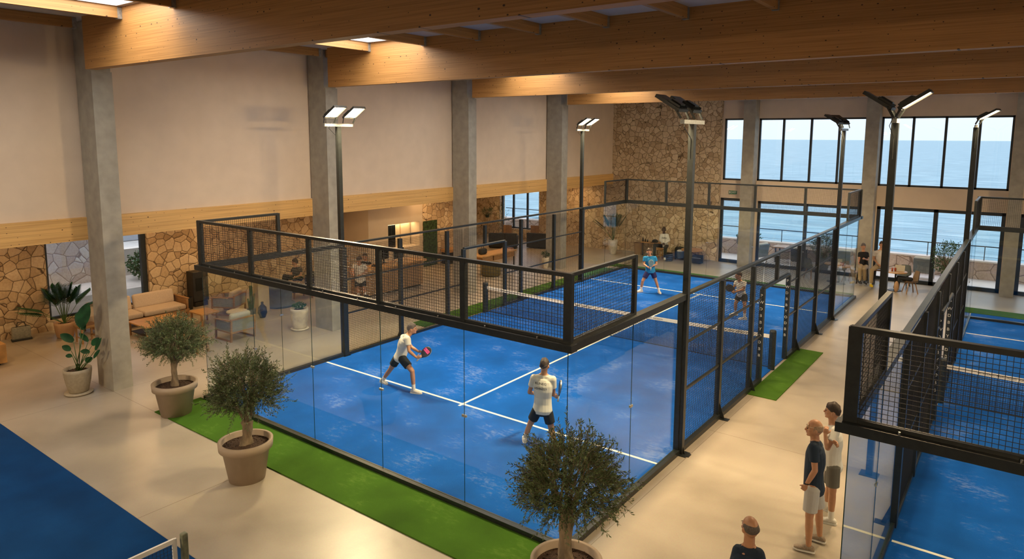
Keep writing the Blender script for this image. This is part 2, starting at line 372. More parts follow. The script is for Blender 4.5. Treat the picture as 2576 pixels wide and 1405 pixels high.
    def mesh(s, name, origin=(0, 0, 0)):
        o = Vector(origin); me = bpy.data.meshes.new(name)
        me.from_pydata([(v[0] - o.x, v[1] - o.y, v[2] - o.z) for v in s.v], [], s.f); me.update(); return me
    def build(s, name, mat, parent=None, smooth=False, origin=None, label=None):
        o_ = origin if origin is not None else (parent['_o'] if parent is not None and '_o' in parent else (0, 0, 0))
        me = s.mesh(name, o_); me.materials.append(mat)
        if smooth: me.polygons.foreach_set('use_smooth', [True] * len(me.polygons))
        ob = bpy.data.objects.new(name, me); C.objects.link(ob)
        if parent is not None:
            ob.parent = parent
            if '_o' in parent: ob['_o'] = tuple(parent['_o'])
        else: ob.location = o_
        if label: ob['label'] = label
        return ob
TMP = []
def thing(name, label, cat, loc=(0, 0, 0), rz=0.0, group=None, world=False):
    """an Empty at the thing's base; world=True means its parts are built in world coordinates"""
    o = bpy.data.objects.new(name, None); C.objects.link(o); o.location = loc; o.rotation_euler.z = rz
    o.empty_display_size = 0.2
    o['label'] = label; o['category'] = cat
    if group: o['group'] = group
    if world: o['_o'] = tuple(loc)
    return o
def tag(o, label, cat, group=None, kind=None):
    o['label'] = label; o['category'] = cat
    if group: o['group'] = group
    if kind: o['kind'] = kind
    return o
def struct(name, mb, m, label=None):
    o = mb.build(name, m); o['kind'] = 'structure'
    if label: o['label'] = label
    return o
def dup(root, loc, rz, label, group=None):
    def cp(o, par):
        c = o.copy(); C.objects.link(c); c.parent = par
        for ch in list(o.children): cp(ch, c)
        return c
    r = cp(root, None); r.location = loc; r.rotation_euler.z = rz; r['label'] = label
    if group: r['group'] = group
    return r
def text_verts(s, size, thick=0.002):
    cu = bpy.data.curves.new('t', 'FONT'); cu.body = s; cu.size = size; cu.extrude = thick / 2; cu.align_x = 'CENTER'; cu.align_y = 'CENTER'
    cu.resolution_u = 2
    ob = bpy.data.objects.new('t', cu); C.objects.link(ob)
    dg = bpy.context.evaluated_depsgraph_get(); me = bpy.data.meshes.new_from_object(ob.evaluated_get(dg))
    vs = [v.co.copy() for v in me.vertices]; fs = [tuple(p.vertices) for p in me.polygons]
    bpy.data.objects.remove(ob); bpy.data.curves.remove(cu); bpy.data.meshes.remove(me)
    return vs, fs
def text_mb(s, size, origin, xa, ya, thick=0.003):
    xa = Vector(xa).normalized(); ya = Vector(ya).normalized(); za = xa.cross(ya)
    vs, fs = text_verts(s, size, thick)
    return MB().add([Vector(origin) + xa * v.x + ya * v.y + za * v.z for v in vs], fs)

H3, H4, WD = 3.086, 4.07, 9.57

# ================================================================== THE SETTING
XL, XW, XR, YB, YF = -9.0, -3.05, 24.0, 24.3, -15.0      # lounge wall, upper wall, right wall, sea wall, rear wall
struct('floor', MB().span((-13.2, YF, -0.3), (XR, YB + 0.15, 0)), MT['floor'])
struct('wall_left', MB().span((XW - 0.25, YF, 4.03), (XW, YB, 8.6)), MT['plaster'])
# lounge shell under the mezzanine
WY0, WY1 = 0.05, 3.05
struct('wall_left_lounge', MB().span((XL - 0.4, YF, 0), (XL, WY0, 3.7)).span((XL - 0.4, WY0, 0), (XL, WY1, 0.3))
       .span((XL - 0.4, WY1, 0), (XL, 11.3, 3.7)), MT['stone_l'])
struct('wall_left_reception', MB().span((-7.6, 11.3, 0), (-7.4, 12.4, 3.7)).span((-7.6, 12.4, 0), (-7.4, 14.3, 1.05)).span((-7.6, 12.4, 2.13), (-7.4, 14.3, 3.7))
       .span((-7.6, 14.3, 0), (-7.4, 14.5, 3.7)).span((XL - 0.4, 11.3, 0), (-7.6, 11.4, 3.7)).span((-8.3, 12.2, 0.9), (-8.2, 14.5, 2.3)).span((-8.2, 12.3, 0.95), (-7.6, 12.4, 2.2)).span((-8.2, 14.3, 0.95), (-7.6, 14.4, 2.2))
       .span((-8.2, 12.4, 2.13), (-7.6, 14.3, 2.2)).span((-8.2, 12.4, 0.95), (-7.6, 14.3, 1.05)), MT['plaster_light'])
struct('wall_left_stone', MB().span((-7.6, 14.5, 0), (-7.4, 17.0, 3.7)).span((-13.2, 16.8, 0), (-7.6, 17.0, 3.7)).span((-13.4, 17, 0), (-13.2, YB, 3.7)), MT['stone_l'])
struct('ceiling_lounge', MB().span((-13.4, YF, 3.62), (XW - 0.02, YB, 3.75)), MT['ceiling'])
# sea wall
bw = MB()
def wall_holes(mb, x0, x1, z0, z1, y0, y1, holes):
    xs = sorted({x0, x1} | {h[0] for h in holes} | {h[1] for h in holes}); zs = sorted({z0, z1} | {h[2] for h in holes} | {h[3] for h in holes})
    for a, b in zip(xs, xs[1:]):
        run = None
        for c, d in zip(zs, zs[1:]):
            solid = a >= x0 and b <= x1 and not any(h[0] <= a and b <= h[1] and h[2] <= c and d <= h[3] for h in holes)
            if solid: run = (run[0], d) if run else (c, d)
            if not solid or d == zs[-1]:
                if run: mb.span((a, y0, run[0]), (b, y1, run[1])); run = None
    return mb
upper = [(2.8, 3.82, 3.95, 6.82), (4.4, 8.88, 3.97, 6.81), (9.42, 13.9, 3.97, 6.82), (14.5, 19.0, 3.97, 6.82)]
lower = [(2.74, 3.8, 0, 3.1), (4.5, 8.88, 0, 3.04), (9.46, 13.9, 0, 3.12), (14.36, 18.9, 0, 3.12)]
struct('wall_back', wall_holes(MB(), 2.72, XR, 0, 8.6, YB, YB + 0.35, upper + lower), MT['plaster'])
struct('wall_back_stone', wall_holes(MB(), -13.2, 2.72, 0, 8.6, YB - 0.12, YB + 0.35, [(-10.5, -7.7, 0.6, 3.4)]), MT['stone'])
struct('wall_right', MB().span((XR, YF, 0), (XR + 0.2, YB, 8.6)), MT['plaster'])
struct('wall_front', MB().span((-13.2, YF - 0.2, 0), (XR, YF, 8.6)), MT['plaster'])
# roof deck with roof-light bays between the first and second joists
ZC = 8.42
BY = [-7.72, -1.32, 5.08, 11.48, 17.88]     # front faces of the glulam beams
BT = 0.23
sky = []
cy = YF; cm = MB().span((XW, YF, ZC), (0.0, YB, ZC + 0.2)).span((1.95, YF, ZC), (XR, YB, ZC + 0.2))
for by in BY:
    cm.span((0.0, cy, ZC), (1.95, by - 3.2, ZC + 0.2)); cy = by - 0.12
cm.span((0.0, cy, ZC), (1.95, YB, ZC + 0.2))
struct('ceiling', cm, MT['ceiling'])
for i, by in enumerate(BY):
    o = MB().span((0.0, by - 3.2, ZC + 0.12), (1.95, by - 0.12, ZC + 0.18)).build('window_%d' % (i + 20), MT['skylight']); o['kind'] = 'structure'; o['label'] = 'roof light between the timber joists, %s' % ['behind the camera', 'above the near left column', 'before the second roof beam', 'before the third roof beam', 'before the farthest roof beam'][i]
# glulam beams
bl = ['nearest glulam roof beam, crossing above the camera', 'wide glulam roof beam nearest the camera, its end on the near left column', 'glulam roof beam landing on the column beside the near lit floodlight pole',
      'glulam roof beam landing on the third column along the left wall', 'farthest glulam roof beam, just in front of the stone wall']
for i, by in enumerate(BY):
    if i == 0:
        continue
    o = MB().span((-1.88, by, 7.32), (XR, by + BT, ZC)).build('timber_beam', MT['glu_x'], origin=(-1.88, by, 7.32))
    tag(o, bl[i], 'beam', 'glulam roof beams')
# joists, hung between the beams
JX = [-2.2, -0.1, 1.98, 3.75, 5.5, 7.22, 8.96, 10.65, 12.4, 14.15, 15.9]
for i in range(1, 5):
    for k, jx in enumerate(JX):
        if i == 1 and k > 3: continue
        if i > 2 and k > 2: continue
        y0 = BY[i - 1] + BT; y1 = BY[i]
        r = thing('roof_joist', '%s roof joist %s %s' % (['first', 'second', 'third', 'fourth', 'fifth', 'sixth', 'seventh', 'eighth', 'ninth', 'tenth', 'eleventh'][k],
             'from the left wall,', ['', 'before the nearest wide beam', 'between the first and second wide roof beams', 'between the second and third wide roof beams', 'between the third and farthest roof beams'][i]), 'joist', (jx, (y0 + y1) / 2, 8.2), group='roof joists', world=True)
        MB().span((jx - 0.05, y0, 8.2), (jx + 0.05, y1, ZC - 0.002)).build('board', MT['joist'], r)
        MB().span((jx - 0.058, y1 - 0.085, 8.19), (jx - 0.05, y1 - 0.002, ZC - 0.01)).span((jx + 0.05, y1 - 0.085, 8.19), (jx + 0.058, y1 - 0.002, ZC - 0.01)).span((jx - 0.058, y1 - 0.085, 8.185), (jx + 0.058, y1 - 0.002, 8.195)).build('hanger', MT['galv'], r)
# mezzanine edge beam, in lengths between the columns
CY = [(-1.08, -0.65), (5.23, 5.66), (11.65, 12.10), (17.98, 18.45)]
seg = [(YF, -1.08, 'left of the near column, over the stone wall and palm'), (-0.65, 5.23, 'over the sofa, between the first two columns'), (5.66, 11.65, 'over the reception counter'),
       (12.10, 17.98, 'over the dark sofas by the sea window'), (18.45, YB - 0.12, 'last length, ending at the rear stone wall')]
for a, b, l in seg:
    o = MB().span((-3.3, a, 3.5), (-2.98, b, 4.03)).build('edge_beam', MT['glu_y'], origin=(-3.1, a, 3.5))
    tag(o, 'honey timber mezzanine edge beam %s' % l, 'beam', 'mezzanine edge beams')
cl = ['square concrete column nearest the camera, beside the potted bird of paradise', 'square concrete column beside the near lit floodlight pole and cream glazed pot', 'square concrete column standing past the end of the reception counter', 'square concrete column near the far lit floodlight pole, small white pot at its foot']
for (a, b), l in zip(CY, cl):
    o = MB().span((-3.0, a, 0), (-2.2, b, 7.32)).span((-3.0, a, 7.32), (-2.27, b, ZC - 0.01)).build('concrete_column', MT['concrete'], origin=(-2.6, a, 0))
    tag(o, l, 'column', 'concrete columns of the left wall')
for x0, x1, l in ((3.86, 4.4, 'concrete pier of the sea wall right of the narrow glass door'), (8.92, 9.42, 'concrete pier of the sea wall behind the seated woman in black'), (13.93, 14.36, 'concrete pier of the sea wall at the right end, seen over the right court')):
    o = MB().span((x0, YB - 0.55, 0), (x1, YB, 8.4)).build('concrete_pier', MT['concrete'], origin=(x0, YB, 0)); tag(o, l, 'column', 'concrete piers of the sea wall')
# windows: frame, mullions as sub geometry, one pane per bay
def window(name, x0, x1, z0, z1, mull, fr=0.075, door=False, y=YB + 0.12, bottom=None):
    b = bottom if bottom is not None else fr
    m = MB().span((x0, y - 0.05, z0), (x0 + fr, y + 0.05, z1)).span((x1 - fr, y - 0.05, z0), (x1, y + 0.05, z1)).span((x0, y - 0.05, z1 - fr), (x1, y + 0.05, z1)).span((x0, y - 0.05, z0), (x1, y + 0.05, z0 + b))
    for q in mull: m.span((q - fr * 0.6, y - 0.05, z0), (q + fr * 0.6, y + 0.05, z1))
    f = m.build(name, MT['frame']); f['kind'] = 'structure'
    xs = [x0] + list(mull) + [x1]
    for a, c in zip(xs, xs[1:]):
        MB().span((a + fr * .5, y - 0.006, z0 + b), (c - fr * .5, y + 0.006, z1 - fr)).build('pane', MT['glass_w'], f)
    return f
window('window_1', 2.8, 3.82, 3.95, 6.82, [])
window('window_2', 4.4, 8.88, 3.97, 6.81, [5.48, 6.66, 7.8])
window('window_3', 9.42, 13.9, 3.97, 6.82, [10.57, 11.7, 12.82])
window('window_4', 14.5, 19.0, 3.97, 6.82, [15.6, 16.75, 17.9])
d1 = window('door_1', 2.74, 3.8, 0, 3.1, [], 0.13, bottom=0.16)
MB().span((3.62, YB + 0.02, 0.95), (3.66, YB + 0.06, 1.35)).build('door_handle', MT['chrome'], d1)
window('window_5', 4.5, 8.88, 0, 3.04, [6.62], 0.12, bottom=0.15)
window('window_6', 9.46, 13.9, 0, 3.12, [11.6], 0.13, bottom=0.15)
window('window_7', 14.36, 18.9, 0, 3.12, [16.6], 0.13, bottom=0.15)
window('window_8', -10.5, -7.7, 0.6, 3.4, [-9.65, -8.65], 0.08)
# lounge side window (in the stone wall at the left)
m = MB(); y0, y1 = WY0, WY1
for a, b in (((XL - .25, y0, .3), (XL - .15, y0 + .1, 3.7)), ((XL - .25, y1 - .16, .3), (XL - .1, y1, 3.7)), ((XL - .25, y0, .3), (XL - .15, y1, .38))): m.span(a, b)
f = m.build('window_9', MT['frame']); f['kind'] = 'structure'
MB().span((XL - .206, y0 + .1, .38), (XL - .194, y1 - .16, 3.62)).build('pane', MT['glass_w'], f)
# exit sign
e_ = thing('exit_sign', 'small green exit sign on the wall above the narrow glass door', 'sign', (3.32, YB - 0.03, 3.31), world=True)
MB().span((3.14, YB - 0.035, 3.30), (3.52, YB - 0.002, 3.46)).build('board', MT['exit'], e_)
text_mb('EXIT', 0.13, (3.37, YB - 0.038, 3.38), (1, 0, 0), (0, 0, 1)).build('lettering', MT['white_ink'], e_)
MB().span((3.17, YB - 0.039, 3.33), (3.22, YB - 0.036, 3.43)).build('pictogram', MT['white_ink'], e_)
# baseboard
struct('baseboard_back', MB().span((-2.9, YB - 0.13, 0), (2.7, YB - 0.121, 0.05)), MT['concrete'])

# ---------------- outside: terrace, parapet, railing, sea, driveway
struct('terrace_floor', MB().span((-13, YB + 0.35, -0.4), (XR + 6, 27.2, -0.02)), MT['terrace'])
struct('parapet_wall', MB().span((-13, 27.2, -0.4), (XR + 6, 27.6, 0.72)), stone_mat('pink_parapet_stone', 1.6, ((0.42, 0.31, 0.25), (0.52, 0.40, 0.33), (0.60, 0.48, 0.40)), (0.22, 0.15, 0.11), 0.03))
struct('parapet_coping', MB().span((-13, 27.15, 0.72), (XR + 6, 27.65, 0.78)), MT['terrace'])
t = thing('balcony_railing', 'thin dark metal railing along the terrace edge in front of the sea', 'railing', (3, 27.4, 0.78), world=True)
MB().span((-12.5, 27.38, 1.36), (XR + 5, 27.42, 1.40)).build('top_rail', MT['frame'], t)
for k in range(16):
    MB().span((-12 + k * 2.1, 27.385, 0.78), (-11.97 + k * 2.1, 27.415, 1.36)).build('post', MT['frame'], t)
MB().span((-12.5, 27.395, 0.92), (XR + 5, 27.405, 0.93)).build('wire', MT['frame'], t)
sea = MB(); sea.span((-6000, 45, -16.5), (6000, 9000, -16)); o = struct('sea', sea, MT['sea'])
struct('ground_driveway', MB().span((-40, -30, -0.5), (XL - 0.42, 16.7, -0.03)), MT['ground'])
struct('wall_retaining', MB().span((-16.4, -8, -0.1), (-15.8, 4.6, 3.9)), stone_mat('pale_retaining_stone', 2.2, ((0.58, 0.44, 0.34), (0.70, 0.56, 0.44), (0.82, 0.74, 0.62)), (0.35, 0.24, 0.17), 0.03))
struct('wall_outbuilding', MB().span((-27, 9.5, 0), (-26, 17.0, 5.6)), MT['render_w'])
struct('wall_garden', MB().span((-16.6, 4.9, -0.1), (-16.1, 9.0, 1.1)), MT['ground'])

# ================================================================== COURTS
def grid_panel(o, ua, ub, va, vb, fix, c, step=0.05, wd=0.0052):
    """welded wire panel in the plane axis fix = c; u runs along the other horizontal axis, v is z"""
    def P(u, v): return (c, u, v) if fix == 0 else (u, c, v)
    n = max(1, round((ub - ua) / step)); h = wd / 2
    for i in range(n + 1):
        u = ua + (ub - ua) * i / n
        a, b = P(u - h, va), P(u + h, vb)
        a = list(a); b = list(b); a[fix] -= h; b[fix] += h; o.span(a, b)
    n = max(1, round((vb - va) / step))
    for i in range(n + 1):
        v = va + (vb - va) * i / n
        a = list(P(ua, v - h)); b = list(P(ub, v + h)); a[fix] -= h + wd; b[fix] += h - wd * .5 + wd * .5; b[fix] = c - h; a[fix] = c - h - wd; o.span(a, b)
    return o
def glass_panel(root, fix, c, ua, ub, z0, z1, th=0.010, nm='glass_panel'):
    g = 0.003
    a = [0, 0, z0]; b = [0, 0, z1]; a[fix] = c - th / 2; b[fix] = c + th / 2; a[1 - fix] = ua + g; b[1 - fix] = ub - g
    mb = MB().span(a, b); p = mb.build(nm, MT['glass'], root)
    p.data.materials.append(MT['glass_edge'])
    for poly in p.data.polygons:
        if abs(poly.normal[fix]) < 0.5: poly.material_index = 1
    return p
def clamp(root, fix, c, u, z):
    a = [0, 0, z - 0.018]; b = [0, 0, z + 0.018]; a[fix] = c - 0.015; b[fix] = c + 0.015; a[1 - fix] = u - 0.045; b[1 - fix] = u + 0.045
    MB().span(a, b).build('glass_clamp', MT['chrome'], root)
def court(x0, y0, y1, ys, yp, yq, mids, doors, turf_y, label_e, near_only=False, right=True, ynet=9.9, lab=''):
    x1 = x0 + WD
    t = thing('court_turf', 'blue artificial turf of the %s' % lab, 'court floor', (x0, y0, 0), world=True, group=None)
    MB().span((x0, turf_y[0], 0.0), (x1, turf_y[1], 0.014)).build('carpet', MT['blue'], t)
    for y in (ys[0], ys[1]): MB().span((x0 + 0.05, y - 0.03, 0.014), (x1 - 0.05, y + 0.03, 0.017)).build('court_line', MT['line'], t)
    xc = (x0 + x1) / 2
    MB().span((xc - 0.03, ys[0] - 0.13, 0.0145), (xc + 0.03, ys[1] + 0.13, 0.0168)).build('court_line', MT['line'], t)
    r = thing('court_enclosure', label_e, 'court enclosure', (x0, y0, 0), world=True)
    B = MT['black']
    # ends: glass below 3 m, mesh above
    for y, sg in ((y0, -1), (y1, 1)):
        MB().span((x0 - 0.12, y - 0.11 if sg < 0 else y - 0.05, H3 - 0.10), (x1 + 0.12, y + 0.05 if sg < 0 else y + 0.11, H3 + 0.005)).build('top_rail', B, r)
        MB().span((x0 - 0.08, y - 0.08 if sg < 0 else y - 0.03, 0.0), (x1 + 0.08, y + 0.03 if sg < 0 else y + 0.08, 0.09)).build('base_rail', B, r)
        for k in range(5):
            a = x0 + WD * k / 5; b = x0 + WD * (k + 1) / 5
            glass_panel(r, 1, y, a, b, 0.09, H3 - 0.10)
            grid_panel(MB(), a + 0.03, b - 0.03, H3 + 0.05, H4 - 0.05, 1, y).build('mesh_panel', MT['wire'], r)
            if 0 < k: 
                clamp(r, 1, y, a, 1.55)
        for k in range(6):
            a = x0 + WD * k / 5; wq = 0.045 if k not in (0, 5) else 0.065
            MB().span((a - wq, y - 0.037, H3), (a + wq, y + 0.037, H4 + .002)).build('post', B, r)
        MB().span((x0 - 0.05, y - 0.035, H4 - 0.045), (x1 + 0.05, y + 0.035, H4 + 0.01)).span((x0, y - 0.03, H3 + 0.004), (x1, y + 0.03, H3 + 0.045)).build('frame', B, r)
        for k in range(10):
            MB().lathe([(0.0, H3 + 0.03), (0.012, H3 + 0.03), (0.012, H3 + 0.005)], (x0 + 0.45 + k * 0.96, y + sg * 0.07, 0), 8).build('bolt', MT['chrome'], r)
    # long sides
    for x, sg in ((x0, -1), (x1, 1)):
        if sg > 0 and not right: continue
        xa, xb = (x - 0.10, x + 0.04) if sg < 0 else (x - 0.04, x + 0.10)
        MB().span((xa, y0 + 0.05, H3 - 0.10), (xb, yp, H3 + 0.005)).build('top_rail', B, r)
        MB().span((xa + .02, yp, H3 - 0.045), (xb - .02, yq, H3 + 0.005)).build('top_rail', B, r)
        MB().span((xa, yq, H3 - 0.10), (xb, y1 - 0.05, H3 + 0.005)).build('top_rail', B, r)
        for (ya, yb) in ((y0, doors[0]), (doors[1], y1)):
            MB().span((x - 0.03 if sg > 0 else x - 0.08, ya, 0.0), (x + 0.08 if sg > 0 else x + 0.03, yb, 0.09)).build('base_rail', B, r)
        for ya, yb, ye in ((y0, yp, y0 + 1.97), (yq, y1, y1 - 1.97)):
            ym = (ya + yb) / 2
            glass_panel(r, 0, x, ya, ym, 0.09, H3 - 0.10); glass_panel(r, 0, x, ym, yb, 0.09, H3 - 0.10)
            clamp(r, 0, x, ym, 1.55)
            lo, hi = (ya, ye) if ya == y0 else (ye, yb)
            grid_panel(MB(), lo + 0.03, hi - 0.03, H3 + 0.05, H4 - 0.05, 0, x).build('mesh_panel', MT['wire'], r)
            MB().span((x - 0.03, lo + (.037 if lo == y0 else 0), H4 - 0.043), (x + 0.03, hi - (.037 if hi == y1 else 0), H4 + 0.008)).span((x - 0.03, lo, H3 + 0.004), (x + 0.03, hi, H3 + 0.045)).span((x - 0.032, ye - 0.04, H3), (x + 0.032, ye + 0.04, H4)).build('frame', B, r)
        posts = [yp] + mids[0] + mids[1] + [yq]
        for y in posts:
            wq = 0.055 if y not in (yp, yq) else 0.075
            MB().span((x - 0.05, y - wq, 0), (x + 0.05, y + wq, H3 - 0.1)).build('post', B, r)
            f = MB().span((x + (0.04 if sg > 0 else -0.26), y - 0.07, 0.0), (x + (0.26 if sg > 0 else -0.04), y + 0.07, 0.012))
            q = [(x + sg * 0.05, y, 0.35), (x + sg * 0.17, y, 0.012), (x + sg * 0.05, y, 0.012)]
            f.add([(a[0], a[1] - 0.006, a[2]) for a in q] + [(a[0], a[1] + 0.006, a[2]) for a in q], [(0, 1, 2), (5, 4, 3), (0, 3, 4, 1), (1, 4, 5, 2), (2, 5, 3, 0)])
            f.build('foot_plate', B, r)
        runs = [yp] + mids[0] + [doors[0]]; runs2 = [doors[1]] + mids[1] + [yq]
        for rr in (runs, runs2):
            for a, b in zip(rr, rr[1:]):
                grid_panel(MB(), a + 0.05, b - 0.05, 0.1, H3 - 0.12, 0, x).build('mesh_panel', MT['wire'], r)
                for z in (1.17, 2.1): MB().span((x + sg * 0.005 - 0.02, a + 0.05, z - 0.02), (x + sg * 0.005 + 0.02, b - 0.05, z + 0.02)).build('mid_rail', B, r)
        grid_panel(MB(), doors[0] + 0.05, doors[1] - 0.05, 2.36, H3 - 0.12, 0, x).build('mesh_panel', MT['wire'], r)
        # door opening: padded posts and lintel
        for y in doors:
            p = MB().rbox((x, y, 1.16), (0.11, 0.14, 2.32), 0.02).build('door_post', MT['pad'], r)
            if sg > 0 or x0 > 5:
                tx = MB()
                for k, ch in enumerate('PWDBBYODBB'):
                    if ch == ' ': continue
                    vs, fs = text_verts(ch, 0.10)
                    z = 2.16 - k * 0.165; yy = y - 0.075
                    tx.add([Vector((x + v.x, yy - v.z, z + v.y)) for v in vs], fs)
                tx.build('lettering', MT['white_ink'], r)
        MB().rbox((x, (doors[0] + doors[1]) / 2, 2.33), (0.10, doors[1] - doors[0], 0.09), 0.03).build('door_lintel', MT['pad'], r)
        MB().span((x - 0.04, sum(doors) / 2 - 0.05, 2.37), (x + 0.04, sum(doors) / 2 + 0.05, H3 - 0.1)).build('post', B, r)
    # net
    n = thing('court_net', 'dark blue net with white printed top band across the %s' % lab.split(' with')[0].split(' at the')[0], 'net', (xc, ynet, 0), world=True)
    nm = MB(); nx = int(WD / 0.045)
    def top(u): return 0.90 - 0.06 * math.sin(PI * (u - x0) / WD)
    for i in range(nx + 1):
        u = x0 + WD * i / nx; nm.span((u - 0.0035, ynet - 0.003, 0.06), (u + 0.0035, ynet + 0.003, top(u) - 0.05))
    for k in range(19):
        f_ = k / 18
        for i in range(12):
            a = x0 + WD * i / 12; b = x0 + WD * (i + 1) / 12
            nm.bar((a, ynet + 0.003, 0.06 + (top(a) - 0.11) * f_), (b, ynet + 0.003, 0.06 + (top(b) - 0.11) * f_), 0.006, 0.007)
    nm.build('net_mesh', MT['net'], n)
    bm_ = MB(); ink = MB()
    secs = []
    for i in range(25):
        u = x0 + WD * i / 24; secs.append([Vector((u, ynet + dy, top(u) + dz)) for dy, dz in ((-0.012, -0.080), (0.012, -0.080), (0.012, 0.012), (-0.012, 0.012))])
    bm_.loft(secs).build('top_band', MT['band'], n)
    vs, fs = text_verts('TEETIERSEADAY MARIN   PADEZO   AVES SADDOK', 0.058)
    w_ = max(v.x for v in vs)
    for rep in range(4):
        cx_ = x0 + WD * (rep + 0.5) / 4
        ink.add([Vector((cx_ + v.x * 0.8, ynet - 0.014 - v.z, top(cx_ + v.x * 0.8) - 0.036 + v.y)) for v in vs], fs)
    ink.build('band_lettering', MT['ink'], n)
    MB().bar((x0, ynet, 0.05), (x1, ynet, 0.05), 0.012, 0.012).build('bottom_cord', MT['net'], n)
    for x in (x0 + 0.02, x1 - 0.02):
        if x > 20: continue
        MB().lathe([(0.0, 0.0), (0.085, 0.0), (0.085, 1.0), (0.07, 1.04), (0.0, 1.045)], (x, ynet, 0), 18).build('net_post', MT['pad'], n)
    return r
court(0.0, 0.0, 20.0, (3.25, 16.93), 3.93, 16.2, ([6.0, 8.02], [11.95, 14.1]), (8.8, 11.0), (0, 20), 'black steel and glass enclosure with wire mesh around the middle court', lab='middle court with four players')
court(13.27, -0.5, 19.1, (3.12, 16.96), 3.6, 15.5, ([5.6, 7.6], [11.6, 13.6]), (8.7, 10.9), (-0.5, 20.0), 'black steel and glass enclosure with wire mesh around the right court', right=False, lab='right court at the edge of the view')
# third court, bottom left: plain turf and the end of its net
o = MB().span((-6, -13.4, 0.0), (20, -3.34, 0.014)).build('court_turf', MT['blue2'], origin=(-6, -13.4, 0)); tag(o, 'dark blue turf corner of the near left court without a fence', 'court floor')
n = thing('court_net', 'end of a net with white edge tape on the near left court', 'net', (6.3, -3.9, 0), world=True)
a, b = Vector((6.27, -3.97, 0)), Vector((6.17, -12.5, 0)); nm = MB()
for i in range(190):
    q = a.lerp(b, i / 190); nm.bar(q + Vector((0, 0, 0.05)), q + Vector((0, 0, 0.84)), 0.004)
for k in range(18): nm.bar(a + Vector((0, 0, 0.05 + k * 0.045)), b + Vector((0, 0, 0.05 + k * 0.045)), 0.004)
nm.build('net_mesh', MT['net'], n)
MB().bar(a + Vector((0, 0, 0.875)), b + Vector((0, 0, 0.875)), 0.03, 0.06).bar(a + Vector((0, 0, 0.9)), a + Vector((0, 0, 0.03)), 0.03, 0.05).build('top_band', MT['band'], n)
MB().rbox((6.30, -3.86, 0.47), (0.08, 0.08, 0.94), 0.02).build('net_post', plain('weathered_post', (0.16, 0.17, 0.11), 0.6, var=0.5), n)

# green turf strips
def strip(x0_, y0_, x1_, y1_, l):
    o = MB().span((x0_, y0_, 0.0), (x1_, y1_, 0.02)).build('turf_strip', MT['green'], origin=(x0_, y0_, 0)); return tag(o, l, 'artificial grass', 'green turf strips')
strip(-0.2, -1.12, 9.75, -0.085, 'green artificial grass strip along the near glass end of the middle court')
strip(9.655, 7.75, 10.3, 12.15, 'green artificial grass mat in the right-hand doorway of the middle court')
strip(-0.95, 7.3, -0.085, 19.5, 'green artificial grass strip along the far left side of the middle court')
strip(-1.1, 20.085, 9.45, 20.7, 'green artificial grass strip along the far end of the middle court, before the stone wall')
strip(13.0, 20.05, 22.9, 20.9, 'green artificial grass strip behind the far end of the right court')

# floodlight poles
def lamp_head(root, base, yaw, pitch, L=0.52, W=0.40):
    """plate whose long axis leaves the mount outwards and upwards; the lens is on its underside"""
    m = Matrix.Rotation(yaw, 3, 'Z') @ Matrix.Rotation(-pitch, 3, 'Y'); b = Vector(base)
    def T(p): return b + m @ Vector(p)
    mb = MB()
    def bx(mb, a, c):
        q = MB().span(a, c); mb.add([T(Vector(v)) for v in q.v], q.f)
    bx(mb, (0.06, -W / 2, 0.0), (0.06 + L, W / 2, 0.035))
    for k in range(6): bx(mb, (0.09, -W / 2 + 0.03 + k * (W - 0.07) / 5, 0.035), (0.34, -W / 2 + 0.04 + k * (W - 0.07) / 5, 0.075))
    bx(mb, (0.12, -0.09, 0.035), (0.32, 0.09, 0.095))
    for q in ((0.06, -W / 2, -.022, .075, W / 2), (0.045 + L, -W / 2, -.022, 0.06 + L, W / 2), (.06, -W / 2, -.022, .06 + L, -W / 2 + .012), (.06, W / 2 - .012, -.022, .06 + L, W / 2)): bx(mb, (q[0], q[1], q[2]), (q[3], q[4], 0))
    h = mb.build('lamp_head', MT['black'], root)
    lm = MB()
    bx(lm, (0.10, -W / 2 + 0.025, -0.003), (0.03 + L, -0.012, 0.001)); bx(lm, (0.10, 0.012, -0.003), (0.03 + L, W / 2 - 0.025, 0.001))
    lm.build('lamp_lens', MT['lens'], h)
    ld = bpy.data.lights.new('lamp_light', 'AREA'); ld.shape = 'RECTANGLE'; ld.size = L - 0.1; ld.size_y = W - 0.06; ld.energy = FLOOD; ld.color = LAMPC; ld.spread = R(SPREAD)
    lo = bpy.data.objects.new('lamp_light', ld); C.objects.link(lo); lo.parent = root
    zz = (m @ Vector((0, 0, -1))); xx = m @ Vector((1, 0, 0)); yy = (-zz).cross(xx)
    lm4 = Matrix((xx, yy, -zz)).transposed().to_4x4(); lm4.translation = T((0.06 + L / 2, 0, -0.012)) - Vector(root['_o']); lo.matrix_local = lm4
    for s_ in (-1, 1):
        br = MB(); br.bar(b + Vector((0, 0, -0.11)) + m @ Vector((0.02, s_ * W * .42, 0)), T((0.14, s_ * (W / 2 + 0.008), 0.01)), 0.012, 0.04)
        br.build('bracket', MT['black'], h)
